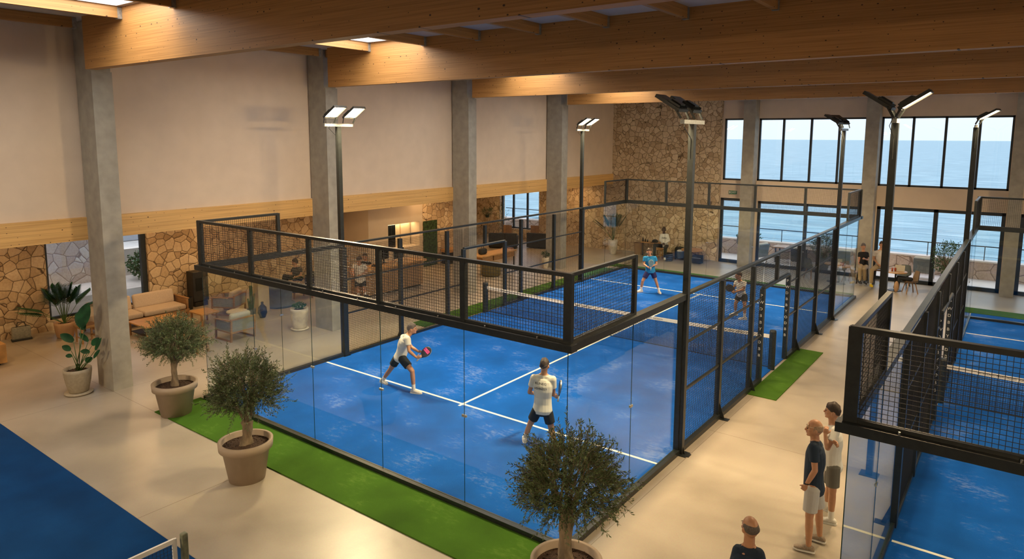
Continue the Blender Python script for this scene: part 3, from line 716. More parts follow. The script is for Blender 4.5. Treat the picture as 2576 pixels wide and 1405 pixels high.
def light_pole(x, y, zt, heads, label, bar_dir, w_=0.11, blen=0.92):
    r = thing('floodlight_pole', label, 'floodlight', (x, y, 0), group='floodlight poles', world=True)
    MB().span((x - w_ / 2, y - w_ / 2, 0), (x + w_ / 2, y + w_ / 2, zt)).build('pole', MT['black'], r)
    MB().span((x - 0.15, y - 0.12, 0), (x + 0.15, y + 0.12, 0.014)).build('base_plate', MT['black'], r)
    d = Vector(bar_dir) * blen / 2
    MB().bar(Vector((x, y, zt + 0.035)) - d, Vector((x, y, zt + 0.035)) + d, 0.08, 0.07).build('crossbar', MT['galv'], r)
    for off, yaw, pitch in heads: lamp_head(r, Vector((x, y, zt + 0.19)) + Vector(bar_dir) * off, yaw, pitch)
    MB().tube([Vector((x, y, zt + 0.1)) + Vector(bar_dir) * -.25, Vector((x - .05, y - .06, zt - .05)) + Vector(bar_dir) * -.2, (x, y - w_ / 2 - .01, zt - .25), (x, y - w_ / 2 - .005, zt - .6)], 0.006, 6).build('cable', MT['black'], r)
PX = WD + 0.07
light_pole(-0.07, 3.93, 6.17, [(-0.31, R(0), R(31)), (0.31, R(0), R(31))], 'floodlight pole with two glowing heads in front of the second concrete column', (0, 1, 0))
light_pole(-0.07, 16.2, 6.17, [(-0.31, R(0), R(31)), (0.31, R(0), R(31))], 'smaller lit floodlight pole at the far left corner of the middle court', (0, 1, 0))
light_pole(PX, 3.93, 6.17, [(-0.31, R(180), R(31)), (0.31, R(180), R(31))], 'tall floodlight pole with black head backs, at the near right of the middle court', (0, 1, 0), 0.105)
light_pole(PX, 16.2, 6.17, [(-0.31, R(172), R(31)), (0.31, R(150), R(31))], 'floodlight pole at the far right of the middle court, head backs against the sea window', (0, 1, 0))
light_pole(12.66, 5.2, 6.19, [(0, R(180), R(33)), (0, R(0), R(33))], 'double floodlight pole between the two courts, one lit head pointing right', (0, 1, 0), 0.11, 0.34)
light_pole(13.2, 15.5, 6.25, [(0, R(-12), R(30))], 'floodlight pole with one lit head at the far left of the right court', (0, 1, 0), 0.13, 0.2)
light_pole(PX + 13.6, 3.93, 6.17, [(-0.31, R(180), R(31)), (0.31, R(180), R(31))], 'floodlight pole on the far side of the right court', (0, 1, 0))
light_pole(PX + 13.6, 15.5, 6.17, [(-0.31, R(180), R(31)), (0.31, R(140), R(31))], 'floodlight pole at the far right corner of the right court', (0, 1, 0))
# poles of the near court, behind the camera
light_pole(4.0, -13.6, 6.02, [(-0.31, R(90), R(31)), (0.31, R(90), R(31))], 'floodlight pole on the rear side of the near left court', (1, 0, 0))
light_pole(16.5, -13.6, 6.02, [(-0.31, R(90), R(31)), (0.31, R(90), R(31))], 'floodlight pole at the rear right of the near left court', (1, 0, 0))
# recessed downlights of the lounge ceiling
DL = ['at the far left, out past the cube table', 'left of the cube table', 'over the cube table', 'beside the nearest column', 'over the sofa', 'over the log stove', 'over the stone plinth', 'before the left end of the reception counter', 'over the reception counter',
      'beyond the right end of the counter', 'over the drawer bench by the wall', 'over the drawer bench', 'before the left black sofa', 'before the right black sofa', 'over the lounge sea window', 'behind the farthest column']
for i, (x, y) in enumerate([(-7.6, -6.0), (-5, -3.5), (-7.8, -2.2), (-5, 0.8), (-8.0, 2.2), (-7.8, 5.2), (-5.2, 5.0), (-5.2, 8.0), (-6.6, 9.5), (-5.4, 12.8), (-6.6, 14.2), (-5.4, 16.4), (-8.5, 19.0), (-6, 20.5), (-10, 22), (-5, 23.0)]):
    r = thing('downlight', 'recessed downlight in the lounge ceiling %s' % DL[i], 'downlight', (x, y, 3.6), group='lounge downlights', world=True)
    MB().lathe([(0.10, 3.625), (0.10, 3.60), (0.075, 3.60), (0.075, 3.625)], (x, y, 0), 16).build('trim_ring', MT['galv'], r)
    MB().lathe([(0.075, 3.612), (0.0, 3.612)], (x, y, 0), 16).build('lens', MT['down'], r)
MBn = MB().span((-8.15, 12.5, 2.09), (-7.7, 14.2, 2.12)).build('niche_light', MT['niche']); tag(MBn, 'warm light strip inside the reception wall niche', 'light')

# ================================================================== PEOPLE
def remesh(mb, name, mat, parent, vox=0.012, smooth=2, label=None):
    me = mb.mesh('tmp', parent['_o']); ob = bpy.data.objects.new('tmp', me); C.objects.link(ob)
    r = ob.modifiers.new('r', 'REMESH'); r.mode = 'VOXEL'; r.voxel_size = vox; r.use_smooth_shade = True
    if smooth:
        s = ob.modifiers.new('s', 'SMOOTH'); s.factor = 0.5; s.iterations = smooth
    dg = bpy.context.evaluated_depsgraph_get(); m2 = bpy.data.meshes.new_from_object(ob.evaluated_get(dg)); m2.name = name
    bpy.data.objects.remove(ob); bpy.data.meshes.remove(me)
    m2.materials.clear(); m2.materials.append(mat)
    m2.polygons.foreach_set('use_smooth', [True] * len(m2.polygons))
    o = bpy.data.objects.new(name, m2); C.objects.link(o); o.parent = parent; o['_o'] = tuple(parent['_o'])
    if label: o['label'] = label
    return o
SKIN = plain('skin_tanned', (0.43, 0.215, 0.12), 0.5, var=0.06, scale=20)
SKIN_D = plain('skin_dark', (0.06, 0.03, 0.02), 0.45, var=0.06, scale=20)
HAIR_B = plain('dark_brown_hair', (0.035, 0.02, 0.013), 0.6, var=0.3, scale=60, bmp=.3)
HAIR_G = plain('grey_hair', (0.10, 0.08, 0.07), 0.7, var=0.3, scale=60, bmp=.3)
HAIR_S = plain('sandy_grey_hair', (0.30, 0.20, 0.13), 0.7, var=0.2, scale=60, bmp=.3)
EYE = plain('eye_dark', (0.02, 0.012, 0.01), 0.25, var=0.05)
LIP = plain('lips', (0.25, 0.08, 0.06), 0.5, var=0.05)
def cloth(name, col, v=0.06): return plain(name, col, 0.9, var=v, scale=5, bmp=0.25)
WHITE_T = cloth('white_jersey', (0.62, 0.60, 0.55)); BLACK_S = cloth('black_shorts_cloth', (0.014, 0.017, 0.02), .2)
NAVY = cloth('navy_cotton', (0.010, 0.022, 0.045), .15); BLUE_T = cloth('blue_sport_shirt', (0.01, 0.19, 0.42)); NAVY_S = cloth('navy_shorts_cloth', (0.012, 0.014, 0.09))
GREY_T = cloth('pale_grey_cotton', (0.50, 0.46, 0.42)); GREY_S = cloth('light_grey_shorts_cloth', (0.42, 0.41, 0.40)); OLIVE_S = cloth('olive_grey_shorts_cloth', (0.13, 0.12, 0.10))
BEIGE_P = cloth('beige_trousers_cloth', (0.45, 0.34, 0.20)); BLACK_P = cloth('black_trousers_cloth', (0.014, 0.015, 0.018), .2); BLACK_T = cloth('black_top_cloth', (0.01, 0.01, 0.011), .2)
SHOE_W = plain('white_sneaker', (0.66, 0.63, 0.58), 0.6, var=0.12, scale=30); SHOE_T = plain('taupe_sneaker', (0.26, 0.20, 0.15), 0.8, var=0.3, scale=60); SHOE_Y = plain('yellow_sneaker', (0.80, 0.55, 0.01), 0.6, var=0.05); SHOE_D = plain('dark_shoe', (0.02, 0.02, 0.02), 0.5, var=0.2)
SOCK = plain('white_sock', (0.68, 0.66, 0.62), 0.9, var=0.05)

def hand(mb, wrist, d, nrm, curl=0.6, s=1.0, side=1):
    """palm, four bent fingers of unequal length and a thumb leaving the side of the palm"""
    d = d.normalized(); nrm = (nrm - d * nrm.dot(d)).normalized(); sd = d.cross(nrm) * side
    pc = wrist + d * 0.048 * s
    mb.ellip(pc, (sd * 0.041 * s, nrm * 0.017 * s, d * 0.055 * s), 12, 8)
    for k, (o, L) in enumerate(((-0.028, 0.068), (-0.0095, 0.080), (0.0095, 0.074), (0.027, 0.058))):
        base = wrist + d * 0.088 * s + sd * o * s; a1 = curl * 1.1; a2 = curl * 2.3
        p1 = base + (d * math.cos(a1) + nrm * math.sin(a1)) * L * 0.52 * s
        p2 = p1 + (d * math.cos(a2) + nrm * math.sin(a2)) * L * 0.5 * s
        mb.capsule(base - d * 0.012, p1, 0.0092 * s, 0.0085 * s, 8).capsule(p1, p2, 0.0085 * s, 0.007 * s, 8)
    tb = wrist + d * 0.028 * s - sd * 0.032 * s
    t1 = tb + (d * 0.75 - sd * 0.6 + nrm * 0.35 * curl).normalized() * 0.042 * s; t2 = t1 + (d * 0.8 + nrm * (0.3 + curl) - sd * 0.1).normalized() * 0.034 * s
    mb.capsule(tb, t1, 0.0125 * s, 0.0105 * s, 8).capsule(t1, t2, 0.0105 * s, 0.0085 * s, 8)

def head(mb, c, f, u, s=1.0):
    s = s * 1.13
    sd = f.cross(u).normalized()
    mb.ellip(c - f * 0.006 * s + u * 0.012 * s, (sd * 0.074 * s, f * 0.094 * s, u * 0.105 * s), 20, 14)
    mb.ellip(c + f * 0.030 * s - u * 0.052 * s, (sd * 0.054 * s, f * 0.056 * s, u * 0.058 * s), 16, 10)      # jaw
    mb.ellip(c + f * 0.070 * s - u * 0.088 * s, (sd * 0.024 * s, f * 0.020 * s, u * 0.018 * s), 12, 8)        # chin
    mb.ellip(c + f * 0.096 * s - u * 0.022 * s, (sd * 0.013 * s, f * 0.020 * s, u * 0.020 * s), 10, 8)        # nose
    mb.capsule(c + f * 0.082 * s + u * 0.018 * s, c + f * 0.102 * s - u * 0.022 * s, 0.009 * s, 0.011 * s, 8)
    mb.ellip(c + f * 0.076 * s + u * 0.026 * s, (sd * 0.050 * s, f * 0.014 * s, u * 0.010 * s), 12, 8)        # brow
    mb.ellip(c + f * 0.083 * s - u * 0.056 * s, (sd * 0.024 * s, f * 0.010 * s, u * 0.009 * s), 10, 8)        # mouth mound
    for q in (-1, 1):
        mb.ellip(c + sd * q * 0.080 * s - f * 0.010 * s - u * 0.014 * s, (sd * 0.012 * s - f * .008, f * 0.019 * s, u * 0.031 * s), 10, 8)
        mb.ellip(c + sd * q * 0.042 * s + f * 0.055 * s - u * 0.018 * s, (sd * 0.020 * s, f * 0.026 * s, u * 0.022 * s), 10, 8)
def hair_mb(c, f, u, s=1.0, style='short'):
    s = s * 1.13
    sd = f.cross(u).normalized(); mb = MB()
    if style == 'bald':
        rx, ry, rz, off = 0.0795, 0.094, 0.080, -0.014
    else: rx, ry, rz, off = 0.080, 0.100, 0.112, -0.004
    n, m = 28, 18; q = MB().ellip((0, 0, 0), ((rx, 0, 0), (0, ry, 0), (0, 0, rz)), n, m)
    vs = []
    for x, y, z in q.v:
        zc = -0.012 + 0.50 * (y + 0.0) if y > -0.01 else -0.012 + 0.62 * (y + 0.01)
        if style == 'long': zc -= 0.03
        if style != 'bald':
            if z < zc: x *= .86; y *= .90; z = max(z, zc - .004)
            elif z < zc + .02: x *= .965; y *= .975
        else:
            if z < -.045: x *= .88; y *= .9
            z = min(max(z, -0.055 + 0.5 * max(y, 0)), 0.045 - 0.6 * max(y, 0))
        if style == 'bald' and y > 0.03: y = 0.03
        k = 1 + 0.04 * math.sin(57 * x + 11) * math.sin(61 * y) + 0.025 * math.sin(91 * z + 40 * x)
        if style != 'bald' and z > .05: z += .008 + .006 * math.sin(70 * y + 2) + .005 * math.sin(95 * x)
        vs.append(c + (sd * x * k + f * (y * k + off) + u * (z + 0.014)) * s)
    return mb.add(vs, q.f)
def orient(hips, shs, up_hint=None):
    pass
def person(label, J, face, shirt=None, legs=None, shoes=None, hair=('short', None), skin=None, group=None, vox=0.010, tilt=0.0, sleeve=0.55, leg_cut=0.55,
           socks=True, toe=None, s=1.0, hands=((0.6, None), (0.6, None)), torso_only=False, long_sleeve=False, seated=False, cloth_name=('t_shirt', 'shorts')):
    skin = skin or SKIN
    K = {k: pd(*v) for k, v in J.items()}
    f2 = Vector((face[0], face[1], 0)).normalized(); hf = Vector((face[0], face[1], face[2] if len(face) > 2 else 0)).normalized()
    hu = (Vector((0, 0, 1)) - hf * hf.z).normalized()
    hip = (K['hipL'] + K['hipR']) / 2; sh = (K['shL'] + K['shR']) / 2
    base = Vector((hip.x, hip.y, 0)); 
    root = thing('person', label, 'person', base, group=group, world=True)
    mb = MB()
    ax = (sh - hip); L = ax.length; ax.normalize()
    def side(t):
        v = (K['hipR'] - K['hipL']).lerp(K['shR'] - K['shL'], min(max(t, 0), 1)); v = v - ax * v.dot(ax)
        if v.length < 1e-4: v = f2.cross(Vector((0, 0, 1)))
        v.normalize()
        want = f2.cross(Vector((0, 0, 1)))            # person's right
        if v.dot(want) < 0: v = -v
        return (v * 0.5 + (want - ax * want.dot(ax)).normalized() * 0.5).normalized()
    prof = [(-0.16, .085, .075), (-0.08, .150, .105), (0.02, .168, .118), (.22, .152, .108), (.42, .150, .110), (.62, .170, .120), (.80, .178, .115), (.92, .160, .095), (1.0, .110, .075), (1.06, .060, .056)]
    def torso(inf, t0=-1, t1=2, flare=0.0):
        out = []
        for t, rx, ry in prof:
            if t < t0 or t > t1: continue
            sv = side(t); fv = ax.cross(sv)
            if fv.dot(f2) < 0: fv = -fv
            belly = fv * (0.012 if 0.1 < t < 0.6 else 0)
            k = flare * max(0, 0.5 - t)
            out.append((hip + ax * (L * t) + belly, sv * (rx + inf + k) * s, fv * (ry + inf + k) * s))
        return out
    mb.ell_loft(torso(0), 18)
    nk = sh + ax * 0.02
    mb.capsule(sh - ax * 0.04, K['head'] - hu * 0.05 * s, 0.066 * s, 0.061 * s)
    for q in 'LR': mb.capsule(sh.lerp(K['head'], .32), sh.lerp(K['sh' + q], .75), 0.052 * s, 0.052 * s)
    head(mb, K['head'], hf, hu, s)
    for q in 'LR':
        S, E, W_ = K['sh' + q], K['el' + q], K['wr' + q]
        mb.capsule(S, E, 0.054 * s, 0.040 * s).capsule(E, E.lerp(W_, .35), 0.040 * s, 0.040 * s).capsule(E.lerp(W_, .35), W_, 0.040 * s, 0.026 * s)
        mb.capsule(sh.lerp(S, .4) - ax * 0.03, S, 0.075 * s, 0.058 * s)
        hk, hd = hands[0 if q == 'L' else 1]
        d = (W_ - E).normalized() if hd is None else Vector(hd).normalized()
        nn = side(.5) * (1 if q == 'L' else -1)
        hand(mb, W_, d, nn + Vector((0, 0, -0.2)), hk, s, 1 if q == 'L' else -1)
        if torso_only: continue
        H, N, A_ = K['hip' + q], K['kn' + q], K['an' + q]
        mb.capsule(H, N, 0.088 * s, 0.058 * s).capsule(N, N.lerp(A_, .35), 0.055 * s, 0.056 * s).capsule(N.lerp(A_, .35), A_, 0.056 * s, 0.037 * s)
    remesh(mb, 'body', skin, root, vox)
    sd = hf.cross(hu).normalized(); c = K['head']; s0 = s; s = s * 1.13
    ey = MB()
    for q in (-1, 1): ey.ellip(c + hf * 0.083 * s + sd * q * 0.030 * s + hu * 0.004 * s, (sd * 0.013 * s, hf * 0.008 * s, hu * 0.006 * s), 8, 6)
    ey.build('eyes', EYE, root, True)
    br = MB()
    for q in (-1, 1): br.ellip(c + hf * 0.088 * s + sd * q * 0.032 * s + hu * 0.026 * s, (sd * 0.018 * s, hf * 0.006 * s, hu * 0.004 * s), 8, 6)
    br.build('eyebrows', hair[1] or HAIR_B, root, True)
    MB().ellip(c + hf * 0.091 * s - hu * 0.056 * s, (sd * 0.021 * s, hf * 0.006 * s, hu * 0.0045 * s), 8, 6).build('mouth', LIP, root, True)
    hair_mb(c, hf, hu, s0, hair[0]).build('hair', hair[1] or HAIR_B, root, True)
    s = s0
    if hair[0] == 'bun': MB().ellip(c - hf * .09 + hu * .09, (sd * .05, hf * .05, hu * .045), 12, 8).build('hair_bun', hair[1], root, True)
    if shirt:
        m2 = MB(); m2.ell_loft(torso(0.020, -0.09, 1.02, 0.018), 18); m2.capsule(sh - ax * .07, sh.lerp(K['head'], .12), .088 * s, .078 * s)
        for q in 'LR':
            S, E, W_ = K['sh' + q], K['el' + q], K['wr' + q]
            m2.capsule(sh.lerp(S, .35) - ax * 0.035, S, 0.082 * s, 0.068 * s)
            m2.capsule(sh.lerp(K['head'], .17), sh.lerp(S, .80), 0.068 * s, 0.064 * s)
            if long_sleeve: m2.capsule(S, E, 0.072 * s, 0.060 * s).capsule(E, E.lerp(W_, .92), 0.060 * s, 0.042 * s)
            else: 
                d_ = (E - S).normalized(); k2 = S.lerp(E, sleeve)
                x_ = d_.orthogonal().normalized(); y_ = d_.cross(x_)
                m2.ell_loft([(S - d_ * .05, x_ * .05, y_ * .05), (S, x_ * 0.070 * s, y_ * 0.070 * s), (k2, x_ * 0.068 * s, y_ * 0.068 * s), (k2 + d_ * .004, x_ * 0.05 * s, y_ * 0.05 * s)], 14)
        remesh(m2, cloth_name[0], shirt, root, vox)
        MB().ell_loft([(sh.lerp(K['head'], .20), side(1) * 0.078, side(1).cross(ax) * 0.074), (sh.lerp(K['head'], .29), side(1) * 0.074, side(1).cross(ax) * 0.070)], 18, False).build('collar', shirt, root, True)
    if torso_only: return root, K
    if legs:
        m3 = MB(); m3.ell_loft(torso(0.014, -0.2, 0.14), 18)
        for q in 'LR':
            H, N, A_ = K['hip' + q], K['kn' + q], K['an' + q]
            if leg_cut <= 1:
                e_ = H.lerp(N, leg_cut); d_ = (N - H).normalized(); x_ = d_.orthogonal().normalized(); y_ = d_.cross(x_)
                m3.ell_loft([(H - d_ * .05, x_ * .07, y_ * .07), (H, x_ * 0.105 * s, y_ * 0.105 * s), (e_, x_ * 0.100 * s, y_ * 0.100 * s), (e_ + d_ * .005, x_ * 0.08 * s, y_ * 0.08 * s)], 16)
            else:
                m3.capsule(H, N, 0.102 * s, 0.078 * s).capsule(N, N.lerp(A_, min(1, leg_cut - 1)), 0.080 * s, 0.066 * s)
        remesh(m3, cloth_name[1], legs, root, vox)
    for q in 'LR':
        A_, N = K['an' + q], K['kn' + q]; A_ = A_.copy()
        td = Vector((*(toe[q] if toe else (f2.x, f2.y)), 0)); tz = td.z; td = td.normalized()
        if socks: MB().capsule(A_.lerp(N, .30), A_ - Vector((0, 0, 0.02)), 0.047 * s, 0.042 * s).build('sock', SOCK, root, True)
        fl = max(0.0, A_.z - 0.085); so = MB()
        cc = Vector((A_.x, A_.y, fl)); sd2 = td.cross(Vector((0, 0, 1))); Z = Vector((0, 0, 1))
        for fy, hw, ht in ((-0.07, .032, .07), (-0.03, .040, .085), (0.03, .042, .082), (0.09, .047, .062), (0.15, .048, .048), (0.19, .036, .034)):
            pass
        secs = []
        for fy, hw, ht in ((-0.085, .018, .045), (-0.07, .034, .075), (-0.02, .042, .098), (0.04, .044, .088), (0.09, .049, .062), (0.15, .049, .050), (0.185, .036, .040), (0.20, .016, .028)):
            secs.append([cc + td * fy * s + sd2 * math.cos(a) * hw * s + Z * (0.014 + ht * s * (0.5 + 0.5 * math.sin(a)) ) for a in [2 * PI * k / 14 for k in range(14)]])
        so.loft(secs); sh_ = so.build('shoe', shoes or SHOE_W, root, True)
        sl = [[cc + td * fy * s + sd2 * x * hw * s + Z * z for x, z in ((-1, 0.001), (1, 0.001), (1, .024), (-1, .024))] for fy, hw in ((-0.09, .024), (-0.06, .040), (0.0, .043), (0.08, .050), (0.15, .050), (0.195, .030), (0.205, .014))]
        MB().loft(sl).build('sole', SOCK if shoes in (None, SHOE_W, SHOE_T) else (shoes), sh_)
    return root, K
def racket(label, c, d, n, face_m, print_m=None, L=0.27, Wd=0.26, txt=None):
    """padel racket: thick drilled head, throat and wrapped grip; c = head centre, d = from grip to head, n = face normal"""
    c = Vector(c); d = Vector(d).normalized(); n = Vector(n); n = (n - d * n.dot(d)).normalized(); x = d.cross(n)
    r = thing('padel_racket', label, 'racket', c, world=True)
    prof = [(math.cos(2 * PI * k / 32), math.sin(2 * PI * k / 32)) for k in range(32)]
    def P(a, b, z): w_ = Wd / 2 * (1 - 0.12 * (1 - b) / 2); return c + x * a * w_ + d * b * L / 2 + n * z
    MB().loft([[P(a * .93, b * .93, -0.019) for a, b in prof], [P(a, b, -0.014) for a, b in prof], [P(a, b, 0.014) for a, b in prof], [P(a * .93, b * .93, 0.019) for a, b in prof]]).build('head', face_m, r)
    MB().loft([[P(a * 1.02, b * 1.02, z) for a, b in prof] for z in (-0.012, 0.012)], False).build('rim', MT['galv'], r)
    h = MB()
    for i in range(-3, 4):
        for j in range(-3, 4):
            if i * i + j * j < 11: 
                p = P(i * .2, j * .2, 0); h.ell_loft([(p - n * .0195, x * .006, d * .006), (p + n * .0195, x * .006, d * .006)], 8)
    h.build('holes', MT['screen'], r)
    MB().bar(c - d * L * .45 + x * 0.05, c - d * (L / 2 + .05), 0.02).bar(c - d * L * .45 - x * 0.05, c - d * (L / 2 + .05), 0.02).build('throat', face_m, r)
    MB().tube([c - d * (L / 2 + .03), c - d * (L / 2 + .16)], 0.016, 10).build('grip', SOCK, r, True)
    if print_m:
        MB().add([P(-.75, -.05, 0.0198), P(.75, -.05, 0.0198), P(.75, .5, 0.0198), P(-.75, .5, 0.0198)], [(0, 1, 2, 3)]).add([P(-.75, -.05, -0.0198), P(.75, -.05, -0.0198), P(.75, .5, -0.0198), P(-.75, .5, -0.0198)], [(3, 2, 1, 0)]).build('print', print_m, r)
        if txt: text_mb(txt, 0.07, c + n * 0.0205 + d * .03, x if x.dot(RIGHT) > 0 else -x, (x if x.dot(RIGHT) > 0 else -x).cross(n) * -1 if False else d, 0.001).build('print_lettering', MT['ink'], r)
    return r
MAG = plain('magenta_print', (0.62, 0.02, 0.22), 0.5, var=0.05)
RB = plain('racket_black', (0.012, 0.011, 0.02), 0.35, var=0.2); RG = plain('racket_grey_blue', (0.20, 0.33, 0.38), 0.4, var=0.3, scale=25)

# --- near left player, lunging
D0 = 15.42
_, K = person('player lunging at the near service line in white shirt and black shorts', dict(
    head=(1036, 826, D0 + .3), shR=(1026, 852, D0 + .10), shL=(1014, 847, D0 + .46), elR=(1029, 882, D0 - .02), wrR=(1048, 899, D0 - .10), elL=(1036, 873, D0 + .35), wrL=(1053, 884, D0 + .12),
    hipR=(1011, 900, D0 + .22), hipL=(1000, 899, D0 + .48), knR=(1037, 933, D0 + .02), anR=(1041, 980, D0 + .02), knL=(983, 927, D0 + .55), anL=(962, 956, D0 + .70)),
    (0.75, 0.66, 0.0), WHITE_T, BLACK_S, SHOE_W, hair=('short', HAIR_G), toe=dict(R=(0.85, 0.35), L=(.75, -.1)), leg_cut=.62, vox=.009, hands=((.7, (0.7, .3, .1)), (.8, (0.7, .4, .25))))
racket('black padel racket with a magenta panel held by the lunging player', pd(1072, 885, D0), pd(1072, 885, D0) - pd(1056, 900, D0 - .05), (-.1, -1, .35), RB, MAG, txt='BUIW')
sh_ = (K['shR'] + K['shL']) / 2; f_ = Vector((.75, .66, 0)).normalized()
text_mb('EGJO', .075, sh_ - f_ * .165 - Vector((0, 0, .03)) + f_.cross(Vector((0, 0, 1))) * .03, f_.cross(Vector((0, 0, 1))), (f_ * .45 + Vector((0, 0, 1))), .004).build('back_print', MT['ink'], _)
# --- near right player, back to the camera
D0 = 12.8
_, K = person('player seen from behind in white shirt and black shorts, above the nearest olive tree', dict(
    head=(1370, 918, D0 + .02), shL=(1343, 949, D0 + .05), shR=(1391, 953, D0 - .02), elL=(1332, 986, D0 + .12), wrL=(1350, 990, D0 + .38), elR=(1392, 992, D0 + .02), wrR=(1400, 996, D0 + .25),
    hipL=(1352, 1030, D0), hipR=(1377, 1033, D0 - .02), knL=(1333, 1067, D0 + .08), anL=(1320, 1100, D0 + .10), knR=(1388, 1080, D0 - .02), anR=(1395, 1115, D0 - .15)),
    (-.25, 1.0, -.05), WHITE_T, BLACK_S, SHOE_W, hair=('short', HAIR_B), leg_cut=.62, vox=.009, toe=dict(R=(.3, 1), L=(-.6, .8)))
racket('padel racket seen edge-on in the right hand of the player with his back turned', pd(1409, 973, D0 + .25), (0.10, 0.1, 1), (0.80, .60, 0), RB)
b0 = (K['shR'] + K['shL']) / 2; bx = (K['shR'] - K['shL']).normalized()
K_B = K; P_B = _
# --- far left player, blue shirt
D0 = 26.1
person('player in blue shirt and navy shorts, feet wide apart at the far service line', dict(
    head=(1633, 633, D0), shR=(1622, 648, D0), shL=(1648, 648, D0), elR=(1620, 664, D0 - .05), wrR=(1629, 671, D0 - .3), elL=(1652, 664, D0 - .05), wrL=(1643, 668, D0 - .3),
    hipR=(1630, 683, D0), hipL=(1642, 683, D0), knR=(1617, 706, D0 - .05), anR=(1612, 728, D0), knL=(1650, 706, D0 - .05), anL=(1658, 731, D0 - .1)),
    (0.55, -0.85, 0.05), BLUE_T, NAVY_S, SHOE_W, hair=('short', HAIR_B), leg_cut=.65, vox=.012, toe=dict(R=(-.5, -.9), L=(.8, -.9)))
racket('grey padel racket held upright in front of the blue shirt', pd(1638, 661, 25.72), (0.02, 0, 1), (.55, -.85, 0), RG, L=.25, Wd=.22)
# --- far right player
D0 = 22.4
person('player in white shirt and black shorts crouching behind the right side mesh', dict(
    head=(1858, 692, D0 - .02), shL=(1873, 711, D0 - .12), shR=(1852, 710, D0 + .18), elL=(1870, 728, D0 - .2), wrL=(1851, 733, D0 - .22), elR=(1846, 722, D0 + .12), wrR=(1844, 731, D0 - .05),
    hipL=(1872, 742, D0 - .08), hipR=(1860, 742, D0 + .15), knL=(1873, 767, D0 - .22), anL=(1873, 797, D0 - .28), knR=(1851, 762, D0 + .12), anR=(1850, 786, D0 + .25)),
    (-.8, -.6, -.05), WHITE_T, BLACK_S, SHOE_W, hair=('short', HAIR_B), leg_cut=.62, vox=.011)
racket('round black padel racket held low by the crouching far right player', pd(1836, 724, D0 - .15), (-.9, -.5, .25), (.4, -.9, .5), RB)
# --- spectators in the aisle
D0 = 9.35
_, K = person('standing man with thinning hair in navy t-shirt and light grey shorts, hand in pocket', dict(
    head=(2049, 1077, D0), shL=(2047, 1123, D0 - .16), shR=(2058, 1118, D0 + .20), elL=(2050, 1183, D0 - .22), wrL=(2028, 1219, D0 - .18), elR=(2056, 1170, D0 + .30), wrR=(2040, 1212, D0 + .24),
    hipL=(2044, 1228, D0 - .08), hipR=(2052, 1226, D0 + .14), knL=(2036, 1300, D0 - .10), anL=(2034, 1372, D0 - .05), knR=(2060, 1285, D0 + .15), anR=(2062, 1347, D0 + .20)),
    (-.93, -.30, .0), NAVY, GREY_S, SHOE_T, hair=('bald', HAIR_S), leg_cut=.78, vox=.008, socks=False, hands=((.9, (-.4, 0, -.9)), (.5, (-.3, 0, -.9))), toe=dict(L=(-1, -.15), R=(-.75, .05)), sleeve=.62)
MB().ell_loft([(K['wrL'] + (K['elL'] - K['wrL']) * .06, RIGHT * .036, FWD * .036), (K['wrL'] + (K['elL'] - K['wrL']) * .13, RIGHT * .037, FWD * .037)], 14).build('wristwatch', MT['screen'], _)
g = MB(); c = K['head']; hf = Vector((-.93, -.30, 0)).normalized(); sd = hf.cross(Vector((0, 0, 1)))
for q in (-1, 1): g.bar(c + sd * q * .078 + hf * .075 + Vector((0, 0, .045)), c + sd * q * .080 - hf * .03 + Vector((0, 0, .03)), 0.005)
g.bar(c - sd * .065 + hf * .09 + Vector((0, 0, .05)), c + sd * .065 + hf * .09 + Vector((0, 0, .05)), 0.006, .03).build('glasses', MT['cream'], _)
D0 = 10.1
_, K = person('dark-haired man in white t-shirt and olive grey shorts, hand at chin', dict(
    head=(2095, 1034, D0), shL=(2100, 1082, D0 - .18), shR=(2094, 1080, D0 + .18), elL=(2082, 1126, D0 - .30), wrL=(2076, 1092, D0 - .22), elR=(2078, 1120, D0 + .12), wrR=(2094, 1110, D0 - .28),
    hipL=(2096, 1172, D0 - .08), hipR=(2094, 1170, D0 + .12), knL=(2094, 1234, D0 - .10), anL=(2090, 1304, D0 - .04), knR=(2087, 1222, D0 + .2), anR=(2077, 1272, D0 + .36)),
    (-.97, -.12, .05), WHITE_T, OLIVE_S, SHOE_W, hair=('short', HAIR_B), leg_cut=.80, vox=.008, hands=((.8, (.1, .1, 1)), (.6, (.6, -.3, .1))), toe=dict(L=(-1, -.1), R=(-.9, .3)), sleeve=.6)
D0 = 7.35
_, K = person('balding man in navy shirt, only head and shoulders showing at the bottom edge', dict(
    head=(1887, 1326, D0), shL=(1858, 1383, D0 + .05), shR=(1908, 1392, D0 - .05), elL=(1840, 1450, D0 + .05), wrL=(1845, 1520, D0 + .1), elR=(1925, 1465, D0), wrR=(1920, 1530, D0 + .05),
    hipL=(1868, 1530, D0 + .02), hipR=(1898, 1532, D0 - .02), knL=(1868, 1640, D0 + .05), anL=(1868, 1745, D0), knR=(1896, 1642, D0), anR=(1896, 1748, D0)),
    (-.75, .65, 0), NAVY, GREY_S, SHOE_T, hair=('bald', HAIR_G), leg_cut=.78, vox=.008, socks=False)
